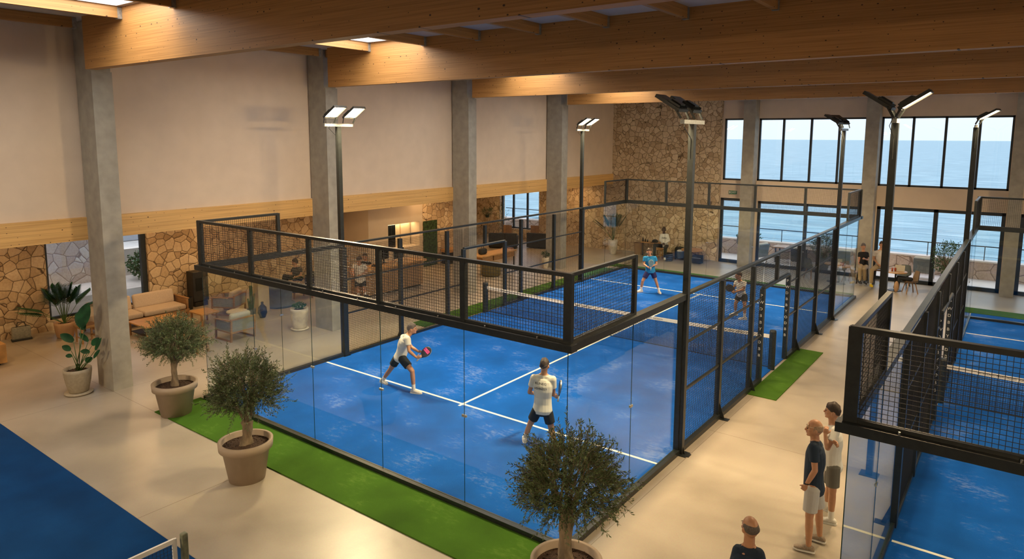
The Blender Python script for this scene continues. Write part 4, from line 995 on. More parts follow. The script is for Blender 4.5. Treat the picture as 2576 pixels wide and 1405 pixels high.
# --- at the reception counter
D0 = 24.55
person('person in white shirt and black shorts bending over at the reception counter', dict(
    head=(903, 653, D0 - .1), shL=(892, 667, D0), shR=(917, 668, D0), elL=(887, 682, D0 - .1), wrL=(891, 694, D0 - .2), elR=(922, 684, D0 - .05), wrR=(908, 690, D0 - .25),
    hipL=(899, 706, D0 + .1), hipR=(914, 706, D0 + .1), knL=(900, 724, D0), anL=(902, 741, D0), knR=(915, 724, D0), anR=(919, 741, D0)),
    (-.2, .4, -.25), WHITE_T, BLACK_S, SHOE_D, hair=('short', HAIR_B), vox=.013, leg_cut=.8)
D0 = 26.2
person('person in black behind the counter, next to the one in the white shirt', dict(
    head=(918, 645, D0), shL=(929, 661, D0), shR=(911, 661, D0), elL=(932, 674, D0), wrL=(925, 682, D0 - .2), elR=(908, 674, D0), wrR=(912, 682, D0 - .2),
    hipL=(926, 690, D0), hipR=(914, 690, D0), knL=(926, 712, D0), anL=(926, 734, D0), knR=(914, 712, D0), anR=(914, 734, D0)),
    (.5, -.8, 0), BLACK_T, BLACK_P, SHOE_D, hair=('short', HAIR_B), vox=.013, leg_cut=1.9)
D0 = 24.6
person('person in tan top at the left end of the reception counter, mostly behind the pole', dict(
    head=(868, 650, D0), shL=(878, 664, D0), shR=(860, 664, D0), elL=(881, 680, D0), wrL=(884, 690, D0 - .15), elR=(857, 680, D0), wrR=(862, 690, D0 - .15),
    hipL=(875, 702, D0), hipR=(863, 702, D0), knL=(875, 724, D0), anL=(875, 748, D0), knR=(863, 724, D0), anR=(863, 748, D0)),
    (.6, .4, 0), cloth('tan_top', (0.35, 0.22, 0.11)), BEIGE_P, SHOE_D, hair=('short', HAIR_B), vox=.013, leg_cut=1.9)
# --- dark seated person in the lounge
D0 = 24.9
person('person in black reclining in the dark lounge chair by the slate planter', dict(
    head=(742, 659, D0 + .1), shL=(738, 676, D0 + .05), shR=(755, 676, D0 + .1), elL=(734, 690, D0), wrL=(722, 692, D0 - .1), elR=(757, 692, D0), wrR=(745, 696, D0 - .1),
    hipL=(744, 700, D0), hipR=(756, 700, D0 + .1), knL=(716, 694, D0 - .2), anL=(712, 722, D0 - .3), knR=(722, 697, D0), anR=(716, 726, D0 - .1)),
    (-.7, -.5, 0), BLACK_T, BLACK_P, SHOE_D, hair=('short', HAIR_B), vox=.013, leg_cut=1.9)
# --- hooded sitter at the stone wall
D0 = 33.1
_, K = person('man in white hooded sweatshirt sitting on a stool at the rear stone wall', dict(
    head=(1670, 578, D0), shR=(1663, 591, D0), shL=(1679, 591, D0), elR=(1661, 604, D0 - .05), wrR=(1667, 611, D0 - .25), elL=(1683, 605, D0 - .05), wrL=(1672, 612, D0 - .25),
    hipR=(1665, 618, D0), hipL=(1677, 618, D0), knR=(1647, 616, D0 - .4), anR=(1646, 645, D0 - .35), knL=(1674, 623, D0 - .45), anL=(1672, 647, D0 - .35)),
    (.45, -.9, 0), WHITE_T, BLACK_P, SHOE_W, hair=('short', HAIR_B), skin=SKIN_D, vox=.013, leg_cut=1.9, long_sleeve=True, cloth_name=('hooded_sweatshirt', 'trousers'))
sc_ = (K['shR'] + K['shL']) / 2
text_mb('KMN', 0.10, sc_ + Vector((.45, -.9, 0)).normalized() * .155 - Vector((0, 0, .12)), (.9, .45, 0), (0, 0, 1)).build('chest_print', MT['ink'], _)
# --- the pair by the sea window
D0 = 27.9
person('woman in black top and beige trousers sitting on a high stool against the concrete pier', dict(
    head=(2172, 620, D0), shR=(2163, 637, D0), shL=(2181, 637, D0), elR=(2161, 653, D0 - .05), wrR=(2160, 659, D0 - .22), elL=(2183, 654, D0 - .1), wrL=(2176, 651, D0 - .3),
    hipR=(2166, 667, D0), hipL=(2178, 667, D0), knR=(2163, 676, D0 - .38), anR=(2163, 706, D0 - .35), knL=(2174, 678, D0 - .38), anL=(2175, 706, D0 - .3)),
    (.45, -.9, 0), BLACK_T, BEIGE_P, SHOE_D, hair=('bun', HAIR_G), vox=.012, leg_cut=1.85, cloth_name=('top', 'trousers'))
D0 = 27.4
_, K = person('man in pale grey t-shirt and yellow shoes sitting beside the woman in black', dict(
    head=(2218, 615, D0), shR=(2200, 634, D0), shL=(2229, 634, D0), elR=(2198, 651, D0), wrR=(2209, 664, D0 - .22), elL=(2232, 652, D0), wrL=(2221, 665, D0 - .22),
    hipR=(2206, 670, D0), hipL=(2222, 670, D0), knR=(2193, 678, D0 - .4), anR=(2191, 714, D0 - .35), knL=(2222, 680, D0 - .42), anL=(2215, 714, D0 - .25)),
    (.40, -.9, 0), GREY_T, BEIGE_P, SHOE_Y, hair=('short', HAIR_B), vox=.012, leg_cut=1.85, cloth_name=('t_shirt', 'trousers'))

# ================================================================== PLANTS
def leaves_mesh(pts, dirs, L, W_, rng, jitter=0.5):
    """pointed leaves: a folded diamond each"""
    n = len(pts); v = np.zeros((n * 4, 3)); f = []
    for i in range(n):
        d = dirs[i]; d = d / (np.linalg.norm(d) + 1e-9)
        r = rng.normal(size=3); sd = np.cross(d, r); sd /= (np.linalg.norm(sd) + 1e-9); nn = np.cross(sd, d)
        l = L * (0.7 + 0.6 * rng.random()); w2 = W_ * (0.8 + 0.4 * rng.random()) / 2
        p = pts[i]
        v[i * 4] = p; v[i * 4 + 1] = p + d * l * .5 + sd * w2; v[i * 4 + 2] = p + d * l + nn * l * .05; v[i * 4 + 3] = p + d * l * .5 - sd * w2
        f.append((i * 4, i * 4 + 1, i * 4 + 2)); f.append((i * 4, i * 4 + 2, i * 4 + 3))
    m = MB(); m.v = [tuple(x) for x in v]; m.f = f; return m
def round_pot(root, c, rt, rb, h, mat, band=0.0, soil=True):
    c = Vector(c)
    if band:
        MB().lathe([(0.0, 0), (rb, 0.0), (rb + (rt - rb - .03) * (1 - band / h), h - band), (rt, h - band + .006), (rt + .01, h), (rt - .045, h), (rt - .05, h - .10), (0, h - .10)], c, 40).build('pot', mat, root, True)
    else:
        MB().lathe([(0.0, 0), (rb * .9, 0.0), (rb, 0.04), ((rb + rt) / 2 * 1.03, h * .45), (rt, h * .85), (rt, h), (rt - .03, h), (rt - .035, h - .08), (0, h - .08)], c, 36).build('pot', mat, root, True)
    if soil:
        rng = random.Random(3); m = MB(); zz = h - (.095 if band else .075); R_ = rt - .045
        m.lathe([(R_, zz), (R_ * .6, zz + .012), (R_ * .25, zz + .02), (0.0, zz + .02)], c, 24)
        for k in range(90):
            a = rng.random() * 2 * PI; q = R_ * .93 * math.sqrt(rng.random()); z = rng.uniform(.005, .012)
            m.ellip(c + Vector((q * math.cos(a), q * math.sin(a), zz + .014)), ((z * 1.3, 0, 0), (0, z, 0), (0, 0, z)), 6, 4)
        m.build('soil', MT['soil'], root)
def olive(label, c, trunk_top, crown_c, rad, seed, ntw=520, trunk_r=0.075, spikes=()):
    c = Vector(c); root = thing('potted_olive_tree', label, 'potted tree', c, group='potted olive trees', world=True)
    round_pot(root, c, 0.445, 0.30, 0.70, MT['pot'], band=.14)
    rng = np.random.default_rng(seed); rr = random.Random(seed)
    # knotted trunk
    t0 = c + Vector((0, 0, .6)); t1 = Vector(trunk_top); secs = []
    for i in range(15):
        q = i / 14; p = t0.lerp(t1, q) + Vector((math.sin(q * 5 + seed) * .018, math.cos(q * 4 + seed) * .015, 0))
        r0 = trunk_r * (1.45 - .55 * min(1, q * 3) + .25 * max(0, q - .7) * 3)
        secs.append([p + Vector((math.cos(a), math.sin(a), 0)) * r0 * (1 + .16 * math.sin(3 * a + q * 7 + seed) + .08 * math.sin(7 * a - q * 11)) for a in [2 * PI * k / 20 for k in range(20)]])
    tr = MB().loft(secs)
    cc = Vector(crown_c); br = MB()
    ends = []
    for k in range(11):
        a = 2 * PI * k / 11 + rr.random() * .5; el = rr.uniform(.1, 1.3)
        e_ = cc + Vector((math.cos(a) * math.cos(el) * rad[0] * .62, math.sin(a) * math.cos(el) * rad[1] * .62, (math.sin(el) - .25) * rad[2] * .7))
        m_ = t1.lerp(e_, .5) + Vector((rr.uniform(-.05, .05), rr.uniform(-.05, .05), -.05)); tr.tube([t1 - Vector((0, 0, .08)), m_, e_], [.035, .02, .008], 7); ends.append(e_)
    tr.build('trunk', MT['bark'], root, True)
    pts = []; dirs = []; tw = MB()
    for k in range(ntw):
        u = rng.normal(size=3); u /= np.linalg.norm(u)
        if u[2] < -0.55: u[2] *= .4
        lump = 1 + .16 * math.sin(3.1 * u[0] * 2 + seed) * math.cos(2.7 * u[1] * 2 - seed) + .14 * math.sin(5 * u[2] + 2 * seed)
        q = rng.uniform(.52, 1.0) ** .6
        st = np.array(cc) + u * np.array(rad) * q * .72 * lump
        d = u * 1.0 + np.array([0, 0, .55]) + rng.normal(size=3) * .38; d /= np.linalg.norm(d)
        if rng.random() < .22: d = u + np.array([0, 0, -.35]) + rng.normal(size=3) * .3; d /= np.linalg.norm(d)
        L = rng.uniform(.16, .34) * (1.0 if k % 9 else 1.5)
        en = st + d * L; mid = (st + en) / 2 + rng.normal(size=3) * .012
        tw.tube([st, mid, en], [.0035, .0028, .0015], 3, False)
        nl = int(L / .0135)
        for j in range(nl):
            t = (j + .5) / nl; p = st + (en - st) * t; s_ = rng.normal(size=3); s_ -= d * s_.dot(d); s_ /= np.linalg.norm(s_) + 1e-9
            pts.append(p); dirs.append(d * .75 + s_ * .75)
    tw.build('twigs', MT['bark'], root)
    leaves_mesh(pts, dirs, .046, .0135, rng).build('foliage', MT['olive'], root)
    return root
olive('potted olive tree farthest from the camera, between the near column and the glass corner', (0.22, -0.86, 0), (0.17, -.80, 1.15), (0.02, -0.70, 1.50), (.62, .62, .56), 1, 900, .06)
olive('middle one of three potted olive trees, on the concrete floor beside the green strip', (3.98, -1.55, 0), (3.98, -1.5, 1.02), (3.93, -1.48, 1.56), (.64, .64, .60), 5, 950, .085)
olive('nearest potted olive tree, its pot cut by the bottom edge of the view', (10.27, -1.08, 0), (10.24, -1.05, 1.22), (10.25, -1.0, 1.66), (.72, .72, .56), 8, 1100, .085)

def blade(m, base, d, up, L, W_, bend=.5, n=7, fold=.15):
    """a long arching leaf blade with thickness from its midrib fold"""
    base = Vector(base); d = Vector(d).normalized(); p = base.copy(); dirv = d.copy(); sd = d.cross(Vector(up)).normalized(); rows = []
    for i in range(n + 1):
        t = i / n; w2 = W_ / 2 * math.sin(PI * min(1, .08 + t * .92)) ** .7 * (1 if t < 1 else 0)
        nn = sd.cross(dirv).normalized(); rows.append((p + sd * w2 + nn * w2 * fold, p, p - sd * w2 + nn * w2 * fold))
        dirv = (dirv + Vector((0, 0, -bend / n))).normalized(); p = p + dirv * L / n
    vs = [q for r in rows for q in r]; fs = []
    for i in range(n):
        for k in range(2): fs.append((i * 3 + k, i * 3 + k + 1, i * 3 + k + 4, i * 3 + k + 3))
    m.add(vs, fs)
# bird of paradise by the first column
c = Vector((-2.72, -1.62, 0)); r = thing('potted_bird_of_paradise', 'tall green broad-leaved plant in a sand coloured pot at the foot of the nearest column', 'potted plant', c, world=True)
MB().lathe([(0, 0), (.27, 0), (.30, .03), (.28, .045), (0, .045)], c, 32).build('saucer', MT['pot_sand'], r, True)
round_pot(r, c + Vector((0, 0, .04)), 0.29, 0.21, .56, MT['pot_sand'])
top = Vector(c) + Vector((0, 0, .52)); st = MB(); lf = MB()
def seen(u, v, d=0): return pd(u, v, depth(c) + d)
for (u, v, d, L, W_, lu, lv) in ((203, 822, 0, .62, .30, 218, 762), (212, 828, .05, .42, .22, 196, 790), (185, 858, -.1, .34, .20, 158, 838), (178, 880, .1, .22, .15, 160, 868), (182, 895, -.1, .16, .10, 173, 893), (222, 858, .1, .28, .13, 215, 850), (232, 868, .1, .26, .15, 243, 852), (226, 885, -.15, .22, .12, 208, 880),
                             (240, 880, 0, .34, .09, 252, 848), (236, 900, -.1, .26, .08, 248, 878), (216, 910, .05, .2, .14, 226, 900)):
    b_ = seen(u, v, d); s0 = top + Vector((random.Random(u).uniform(-.06, .06), random.Random(v).uniform(-.06, .06), 0))
    st.tube([s0, s0.lerp(b_, .5) + Vector((0, 0, .02)), b_], [.011, .009, .006], 6)
    e_ = seen(lu, lv, d); dd = (e_ - b_); blade(lf, b_, dd, RIGHT.cross(dd) + FWD * -1, L, W_, .35, 9)
st.build('stems', MT['stem'], r, True); lf.build('leaves', MT['leaf'], r, True)
def palm(label, c, pot_m, rt, rb, h, Hh, spread, n, seed, name='potted_palm', W_=.035, L0=.9, mat='leaf'):
    c = Vector(c); r = thing(name, label, 'potted plant', c, world=True); rng = random.Random(seed)
    round_pot(r, c, rt, rb, h, pot_m); lf = MB(); st = MB()
    for k in range(n):
        a = 2 * PI * k / n + rng.random(); el = rng.uniform(.25, 1.4)
        d = Vector((math.cos(a) * math.cos(el) * spread, math.sin(a) * math.cos(el) * spread, math.sin(el))).normalized()
        b_ = c + Vector((0, 0, h - .05)); m_ = b_ + d * Hh * .45 + Vector((0, 0, .05)); e_ = m_ + (d + Vector((0, 0, -.25))) * Hh * .5
        st.tube([b_, m_, e_], [.010, .007, .003], 5)
        for j in range(13):
            t = j / 12; p = m_.lerp(e_, t)
            for s_ in (-1, 1):
                sd = d.cross(Vector((0, 0, 1))).normalized() * s_
                blade(lf, p, (sd * .8 + d * .7 + Vector((0, 0, .15))), (0, 0, 1), L0 * Hh * .42 * (1 - .55 * t), W_, .6, 4)
    st.build('stems', MT['stem'], r); lf.build('fronds', MT[mat], r, True); return r
palm('arching palm in a terracotta pot beside the stone wall and side window', (-7.95, 0.05, 0), MT['terra'], .27, .22, .46, 1.3, .5, 17, 3, W_=.05)
palm('kentia palm in a cream pot at the left part of the rear stone wall', (-2.3, 23.05, 0), MT['white_pot'], .24, .17, .75, 1.5, .35, 14, 9)
def bushy(label, c, pot_m, rt, rb, h, cr, ch, n, seed, lm, L=.06, W_=.03, name='potted_plant', stem=True, twl=.3):
    c = Vector(c); r = thing(name, label, 'potted plant', c, world=True); rng = np.random.default_rng(seed)
    if pot_m: round_pot(r, c, rt, rb, h, pot_m)
    pts = []; dirs = []; st = MB(); ce = np.array(c) + np.array([0, 0, h + ch * .5])
    for k in range(n):
        u = rng.normal(size=3); u /= np.linalg.norm(u); p = ce + u * np.array([cr, cr, ch * .5]) * rng.uniform(.3, 1) ** .5
        d = u + np.array([0, 0, .6]) + rng.normal(size=3) * .3; d /= np.linalg.norm(d)
        if stem and k % 3 == 0: st.tube([np.array(c) + np.array([0, 0, h - .06]) + rng.normal(size=3) * .02, (p + np.array(c) + np.array([0, 0, h])) / 2 + np.array([0, 0, .05]), p], [.008, .005, .002], 4, False)
        for j in range(7): pts.append(p + d * twl * j / 7 * .6); dirs.append(d * .5 + rng.normal(size=3) * .7)
    if st.v: st.build('stems', MT['bark'], r)
    leaves_mesh(pts, dirs, L, W_, rng).build('foliage', MT[lm], r); return r
b = bushy('cream glazed pot with drips and low green plant at the foot of the second column', (-3.2, 4.78, .05), MT['white_pot'], .27, .22, .62, .2, .14, 60, 4, 'leaf2', .05, .03, stem=False, twl=.06)
MB().lathe([(0, -.05), (.25, -.05), (.28, -.015), (.26, 0), (0, 0)], (-3.2, 4.78, .05), 28).build('saucer', MT['white_pot'], b, True)
bushy('small white pot with trailing plant at the foot of the farthest column', (-2.85, 17.75, 0), MT['white_pot'], .16, .12, .5, .16, .25, 60, 6, 'leaf', .05, .02, twl=.1)
bushy('tall leafy shrub in a dark red pot beside the sea window at the right', (12.2, 23.75, 0), MT['red'], .24, .18, .62, .55, 1.25, 330, 12, 'leaf2', .075, .028)
bushy('leafy shrub on the terrace behind the outdoor table', (7.3, 25.2, -.02), MT['greypot'], .26, .2, .6, .5, 1.0, 220, 15, 'leaf2', .07, .03)
bushy('small plant with sparse leaves in a grey pot at the lounge window', (-9.3, 22.9, 0), MT['greypot'], .2, .15, .5, .35, 1.6, 60, 16, 'leaf', .08, .02)
bushy('plant hanging beside the lounge window on the rear stone wall', (-11.0, 23.6, 1.2), MT['dark'], .12, .1, .15, .3, .35, 70, 17, 'leaf', .08, .02)
for i, (x, y, l) in enumerate(((-14.8, 6.0, 'green shrub mass behind the side window, left part'), (-14.8, 8.4, 'green shrub mass behind the side window, right part'), (2.9, 28.3, 'low green shrub beyond the parapet, seen through the narrow glass door'))):
    s_ = .95 if i < 2 else .6; bushy(l, (x, y, -.03 if i < 2 else .3), None, 0, 0, 0, s_, s_ * 1.2, 380 if i < 2 else 120, 30 + i, 'leaf2', .10 if i < 2 else .07, .08, name='shrub', stem=False)
# street lamp outside the side window
r = thing('garden_lamp', 'thin grey lamp post outside the side window, before the retaining wall', 'lamp', (-15.0, 2.0, 0), world=True)
MB().tube([(-15.0, 2.0, -.1), (-15.0, 2.0, 2.7)], .035, 8).build('post', MT['frame'], r); MB().lathe([(0, 2.7), (.16, 2.7), (.1, 2.85), (0, 2.9)], (-15.0, 2.0, 0), 14).build('lamp_shade', MT['white_pot'], r)

# ================================================================== FURNITURE
def armchair(label, loc, rz, cush, side='rope', name='armchair', arm_w=.80, depth_=.78, wood='oak', group='wooden lounge armchairs'):
    """local frame: sitter faces -x; back panel at +x"""
    r = thing(name, label, 'armchair', loc, rz, group)
    w2, d2 = arm_w / 2, depth_ / 2; WM = MT[wood]
    MB().rbox((-.02, 0, .36), (depth_ - .10, arm_w - .12, .15), .05).build('seat_cushion', cush, r, True)
    MB().rbox((d2 - .16, 0, .60), (.15, arm_w - .14, .42), .06, ry=R(14)).build('back_cushion', cush, r, True)
    fr = MB()
    for s in (-1, 1):
        y = s * (w2 - .02)
        sl = MB().bar((-d2, y, .03), (-d2 + .03, y, .60), .05, .04).bar((d2 - .02, y, .03), (d2 + .02, y, .66), .05, .045).bar((-d2, y, .02), (d2, y, .02), .05, .04)
        sl.build('leg_frame', WM, r)
        MB().rbox((-.01, y, .61), (depth_ + .08, .075, .03), .012, ry=R(-3)).build('armrest', WM, r)
        MB().span((-d2 + .06, y - .006, .30), (d2 - .02, y + .006, .57)).build('side_panel', MT[side], r)
        fr.bar((-d2, y, .28), (d2, y, .28), .045, .04)
    fr.bar((d2, -w2, .28), (d2, w2, .28), .045, .05).bar((-d2 + .01, -w2, .28), (-d2 + .01, w2, .28), .045, .05).bar((d2 + .02, -w2, .66), (d2 + .02, w2, .66), .045, .04)
    fr.build('seat_frame', WM, r)
    MB().span((d2 + .005, -w2 + .04, .30), (d2 + .02, w2 - .04, .64)).build('back_panel', MT[side], r)
    return r
armchair('wooden armchair with grey rope sides and pale cushions, back turned to the court glass', (-3.96, 3.08, 0), R(2), MT['cushion_g'])
armchair('wooden armchair with a pink beige seat facing the coffee table, behind the other armchair', (-6.75, 4.55, 0), R(30), MT['cushion'])
# sofa
r = thing('sofa', 'long beige sofa on a wooden base in front of the side window', 'sofa', (-7.8, 2.1, 0), world=True)
for k, (a, b) in enumerate(((.70, 2.04), (2.06, 3.40))):
    MB().rbox((-7.75, (a + b) / 2, .36), (.88, b - a, .17), .06).build('seat_cushion', MT['cushion'], r, True)
    MB().rbox((-8.13, (a + b) / 2, .64), (.17, b - a - .04, .46), .07, ry=R(-12)).build('back_cushion', MT['cushion'], r, True)
MB().span((-8.3, .62, .18), (-7.32, 3.5, .27)).build('base', MT['oak'], r)
for x in (-8.25, -7.37):
    for y in (.68, 3.45): MB().bar((x, y, 0), (x, y, .62 if y > 1 else .3), .06).build('leg', MT['oak'], r)
MB().rbox((-7.8, 3.47, .62), (.95, .08, .04), .01).span((-8.2, 3.46, .3), (-7.4, 3.475, .6)).build('armrest', MT['oak'], r)
r = thing('coffee_table', 'low wooden coffee table between the sofa and the farthest olive tree', 'table', (-6.0, 1.9, 0), world=True)
MB().rbox((-6.1, 1.9, .405), (1.15, 1.3, .04), .01).build('table_top', MT['oak_l'], r)
for x in (-6.62, -5.58):
    for y in (1.3, 2.5): MB().bar((x, y, 0), (x, y, .39), .05).build('leg', MT['oak'], r)
MB().span((-6.6, 1.3, .12), (-5.6, 2.5, .14)).build('lower_shelf', MT['blackwood'], r)
r = thing('side_table', 'square honey wood side table left of the court glass corner', 'table', (-5.9, 3.3, 0), world=True)
MB().rbox((-6.15, 3.35, .38), (.75, .6, .05), .01).build('table_top', MT['oak_l'], r)
for x in (-6.45, -5.85):
    for y in (3.1, 3.6): MB().bar((x, y, 0), (x, y, .36), .05).build('leg', MT['oak'], r)
r = thing('bench', 'low wooden bench with splayed legs behind the farthest olive tree', 'bench', (-3.75, 1.7, 0), world=True)
MB().rbox((-3.8, 1.7, .40), (.95, .42, .07), .015).build('seat', MT['oak'], r)
for x, s in ((-4.2, -1), (-3.4, 1)):
    for y in (1.55, 1.85): MB().bar((x, y, .38), (x + s * .12, y, 0), .05, .07).build('leg', MT['oak'], r)
r = thing('cube_table', 'honey wood block table at the left edge of the view', 'table', (-6.9, -2.35, 0), world=True)
MB().rbox((-6.95, -2.45, .30), (1.1, 1.15, .50), .012).build('block', MT['oak_l'], r); MB().span((-7.4, -2.9, 0), (-6.5, -2.0, .05)).build('plinth', MT['blackwood'], r)
r = thing('canvas_bag', 'dark edged canvas bag leaning on the stone wall left of the palm', 'bag', (-8.6, -.85, 0), rz=R(-8))
MB().rbox((0, 0, .21), (.16, .46, .40), .04, ry=R(6)).build('body', MT['jute'], r, True); MB().rbox((.01, 0, .03), (.2, .5, .06), .02).build('base', MT['dark'], r); MB().rbox((0.0, 0, .40), (.05, .4, .03), .01).build('rim', MT['dark'], r)
MB().tube([(.05, -.12, .38), (.08, -.08, .55), (.08, .08, .55), (.05, .12, .38)], .012, 6).build('handle', MT['dark'], r)
r = thing('rattan_stool', 'rattan topped stool with dark wooden legs half hidden by the nearest column', 'stool', (-6.95, .25, 0))
MB().rbox((0, 0, .47), (.50, .50, .08), .03).build('seat', MT['rattan'], r)
for x in (-.2, .2):
    for y in (-.2, .2): MB().bar((x, y, 0), (x, y, .44), .045).build('leg', MT['oak'], r)
MB().bar((-.2, -.2, .15), (.2, -.2, .15), .03).bar((-.2, .2, .15), (.2, .2, .15), .03).build('stretcher', MT['oak'], r)
r = thing('log_burner', 'tall black log stove standing against the lounge stone wall', 'stove', (-8.65, 4.5, 0), world=True)
MB().rbox((-8.6, 4.5, .70), (.45, .55, 1.05), .02).build('body', MT['blackwood'], r); MB().span((-8.372, 4.32, .55), (-8.365, 4.68, 1.0)).build('door', MT['screen'], r)
MB().span((-8.82, 4.27, 0), (-8.38, 4.73, .16)).build('plinth', MT['blackwood'], r)
r = thing('log_basket', 'small black basket on the floor beside the log stove', 'basket', (-8.3, 3.98, 0)); MB().lathe([(0, 0), (.13, 0), (.16, .42), (.14, .42), (.12, .03), (0, .03)], (0, 0, 0), 18).build('body', MT['blackwood'], r)
r = thing('plinth_planter', 'tall cream stone plinth behind the armchairs, a cactus beside it', 'plinth', (-6.0, 5.3, 0)); MB().rbox((0, 0, .55), (.30, .42, 1.1), .02).build('column', MT['cream'], r); MB().rbox((0, 0, 1.12), (.34, .46, .05), .01).build('top', MT['cream'], r)
r = thing('potted_cactus', 'tall green cactus standing between the armchairs', 'potted plant', (-5.75, 4.75, 0))
MB().lathe([(0, 0), (.12, 0), (.15, .25), (.13, .25), (0, .22)], (0, 0, 0), 18).build('pot', MT['greypot'], r)
c_ = MB()
for (a, b, q) in (((0, 0, .2), (0, 0, 1.0), .055), ((.05, .02, .3), (.12, .05, .75), .04), ((-.04, .03, .3), (-.10, .08, .85), .04), ((0, -.05, .25), (.02, -.12, .6), .035)): c_.capsule(a, b, q, q * .8, 10)
c_.build('stems', MT['leaf'], r, True)
r = thing('vase', 'dark rounded vase with a narrow neck on the floor by the cactus', 'vase', (-5.35, 4.9, 0)); MB().lathe([(0, 0), (.09, 0), (.15, .16), (.13, .34), (.04, .44), (.045, .52), (.035, .52), (.02, .4)], (0, 0, 0), 20).build('body', MT['screen'], r, True)
r = thing('round_side_table', 'low pale round side table behind the nearest armchair', 'table', (-5.2, 3.9, 0)); MB().lathe([(0, .40), (.3, .40), (.32, .43), (.3, .45), (0, .45)], (0, 0, 0), 28).build('table_top', MT['cream'], r); MB().lathe([(.2, 0), (.05, .1), (.05, .4)], (0, 0, 0), 18).build('pedestal', MT['blackwood'], r)
r = thing('planter', 'large round slate blue planter in the lounge behind the court glass', 'planter', (-6.3, 6.2, 0)); MB().lathe([(0, 0), (.52, 0), (.52, .09), (.40, .12), (.46, .62), (.50, .72), (.44, .72), (.4, .6), (0, .58)], (0, 0, 0), 32).build('pot', MT['greypot'], r, True)
r = thing('lounge_chair', 'dark low lounge chair with a slatted wooden side under the reclining person', 'armchair', (-6.6, 8.0, 0), world=True)
cc = pd(752, 712, 25.0); cc.z = 0
MB().rbox(cc + Vector((0, 0, .33)), (.85, .8, .16), .05, rz=R(35)).build('seat', MT['dark'], r); MB().rbox(cc + Vector((.32, .25, .62)), (.14, .8, .6), .05, rz=R(35)).build('backrest', MT['dark'], r)
for a in (-1, 1):
    for b in (-1, 1): MB().bar(cc + Vector((a * .25 + b * .15, b * .28, 0)), cc + Vector((a * .25 + b * .15, b * .28, .3)), .05).build('leg', MT['oak'], r)
for i, (u, v, l) in enumerate(((663, 690, 'small white lantern on the low cabinet, the left one of a pair'), (684, 693, 'small white lantern on the low cabinet, the right one of a pair'))):
    p = pd(u, v, 27.6); r = thing('lantern', l, 'lantern', (p.x, p.y, 0.0), world=True, group='white lanterns'); MB().rbox((p.x, p.y, .32), (.42, .42, .62), .08).build('shade', MT['cushion_g'], r, True); MB().lathe([(.16, 0), (.16, .04), (0, .04)], (p.x, p.y, 0), 14).build('base', MT['dark'], r)
# reception counter and what stands on it
r = thing('reception_counter', 'long wooden reception counter beyond the left side mesh of the court', 'counter', (-4.75, 10.2, 0), world=True)
MB().span((-5.35, 8.6, 0.06), (-4.72, 11.75, 1.0)).build('front_panel', plain('counter_front', (0.33, .20, .10), .6, var=.15, scale=3, sscale=(1, 8, 1)), r)
MB().rbox((-5.0, 10.2, 1.03), (.85, 3.3, .07), .01).build('worktop', MT['oak_l'], r); MB().span((-5.3, 8.65, 0), (-4.8, 11.7, .06)).build('plinth', MT['blackwood'], r)
for i, (x, y, l) in enumerate(((-5.0, 10.7, 'black computer monitor on the reception counter, right of the wall niche edge'), (-5.25, 10.15, 'second black monitor on the reception counter, the left one'))):
    r = thing('monitor', l, 'monitor', (x, y, 1.066), R(8), group='counter monitors'); MB().rbox((0, 0, .34), (.03, .62, .40), .01).build('screen', MT['screen'], r); MB().span((-.02, -.03, .0), (.02, .03, .2)).build('stand', MT['screen'], r); MB().rbox((0, 0, .01), (.2, .26, .02), .005).build('base', MT['screen'], r)
r = thing('desk_phone', 'small black desk phone on the counter beside the person in white', 'phone', (-4.95, 9.45, 1.066)); MB().rbox((0, 0, .03), (.18, .2, .06), .02).build('body', MT['screen'], r); MB().rbox((0, -.05, .075), (.16, .05, .03), .012).build('handset', MT['screen'], r)
r = thing('tall_cabinet', 'dark tall cabinet standing in the lit reception niche', 'cabinet', (-7.95, 12.95, 1.05), world=True); MB().span((-8.1, 12.75, 1.05), (-7.8, 13.2, 2.05)).build('body', MT['screen'], r); MB().span((-7.798, 12.965, 1.1), (-7.79, 12.975, 2.0)).build('door_gap', MT['dark'], r)
r = thing('cream_cabinet', 'glowing cream cabinet in the reception niche beside the dark one', 'cabinet', (-7.95, 13.8, 1.05), world=True); MB().span((-8.15, 13.25, 1.05), (-7.95, 14.25, 2.06)).build('body', MT['cream'], r); MB().span((-7.95, 13.62, 1.06), (-7.94, 13.65, 2.05)).build('door_gap', MT['oak'], r)
o = MB().rbox((-7.385, 14.98, 1.05), (.03, .92, 2.1), .01).build('moss_panel', MT['moss'], origin=(-7.385, 14.98, 0)); tag(o, 'dark green moss panel on the stone wall right of the reception niche', 'wall panel')
r = thing('floor_cabinet', 'low dark cabinet with an orange wood top right of the moss panel', 'cabinet', (-7.1, 16.2, 0), world=True); MB().span((-7.35, 15.7, 0), (-6.9, 16.7, .55)).build('body', MT['blackwood'], r); MB().rbox((-7.12, 16.2, .62), (.5, 1.05, .14), .01).build('top', MT['oak_l'], r)
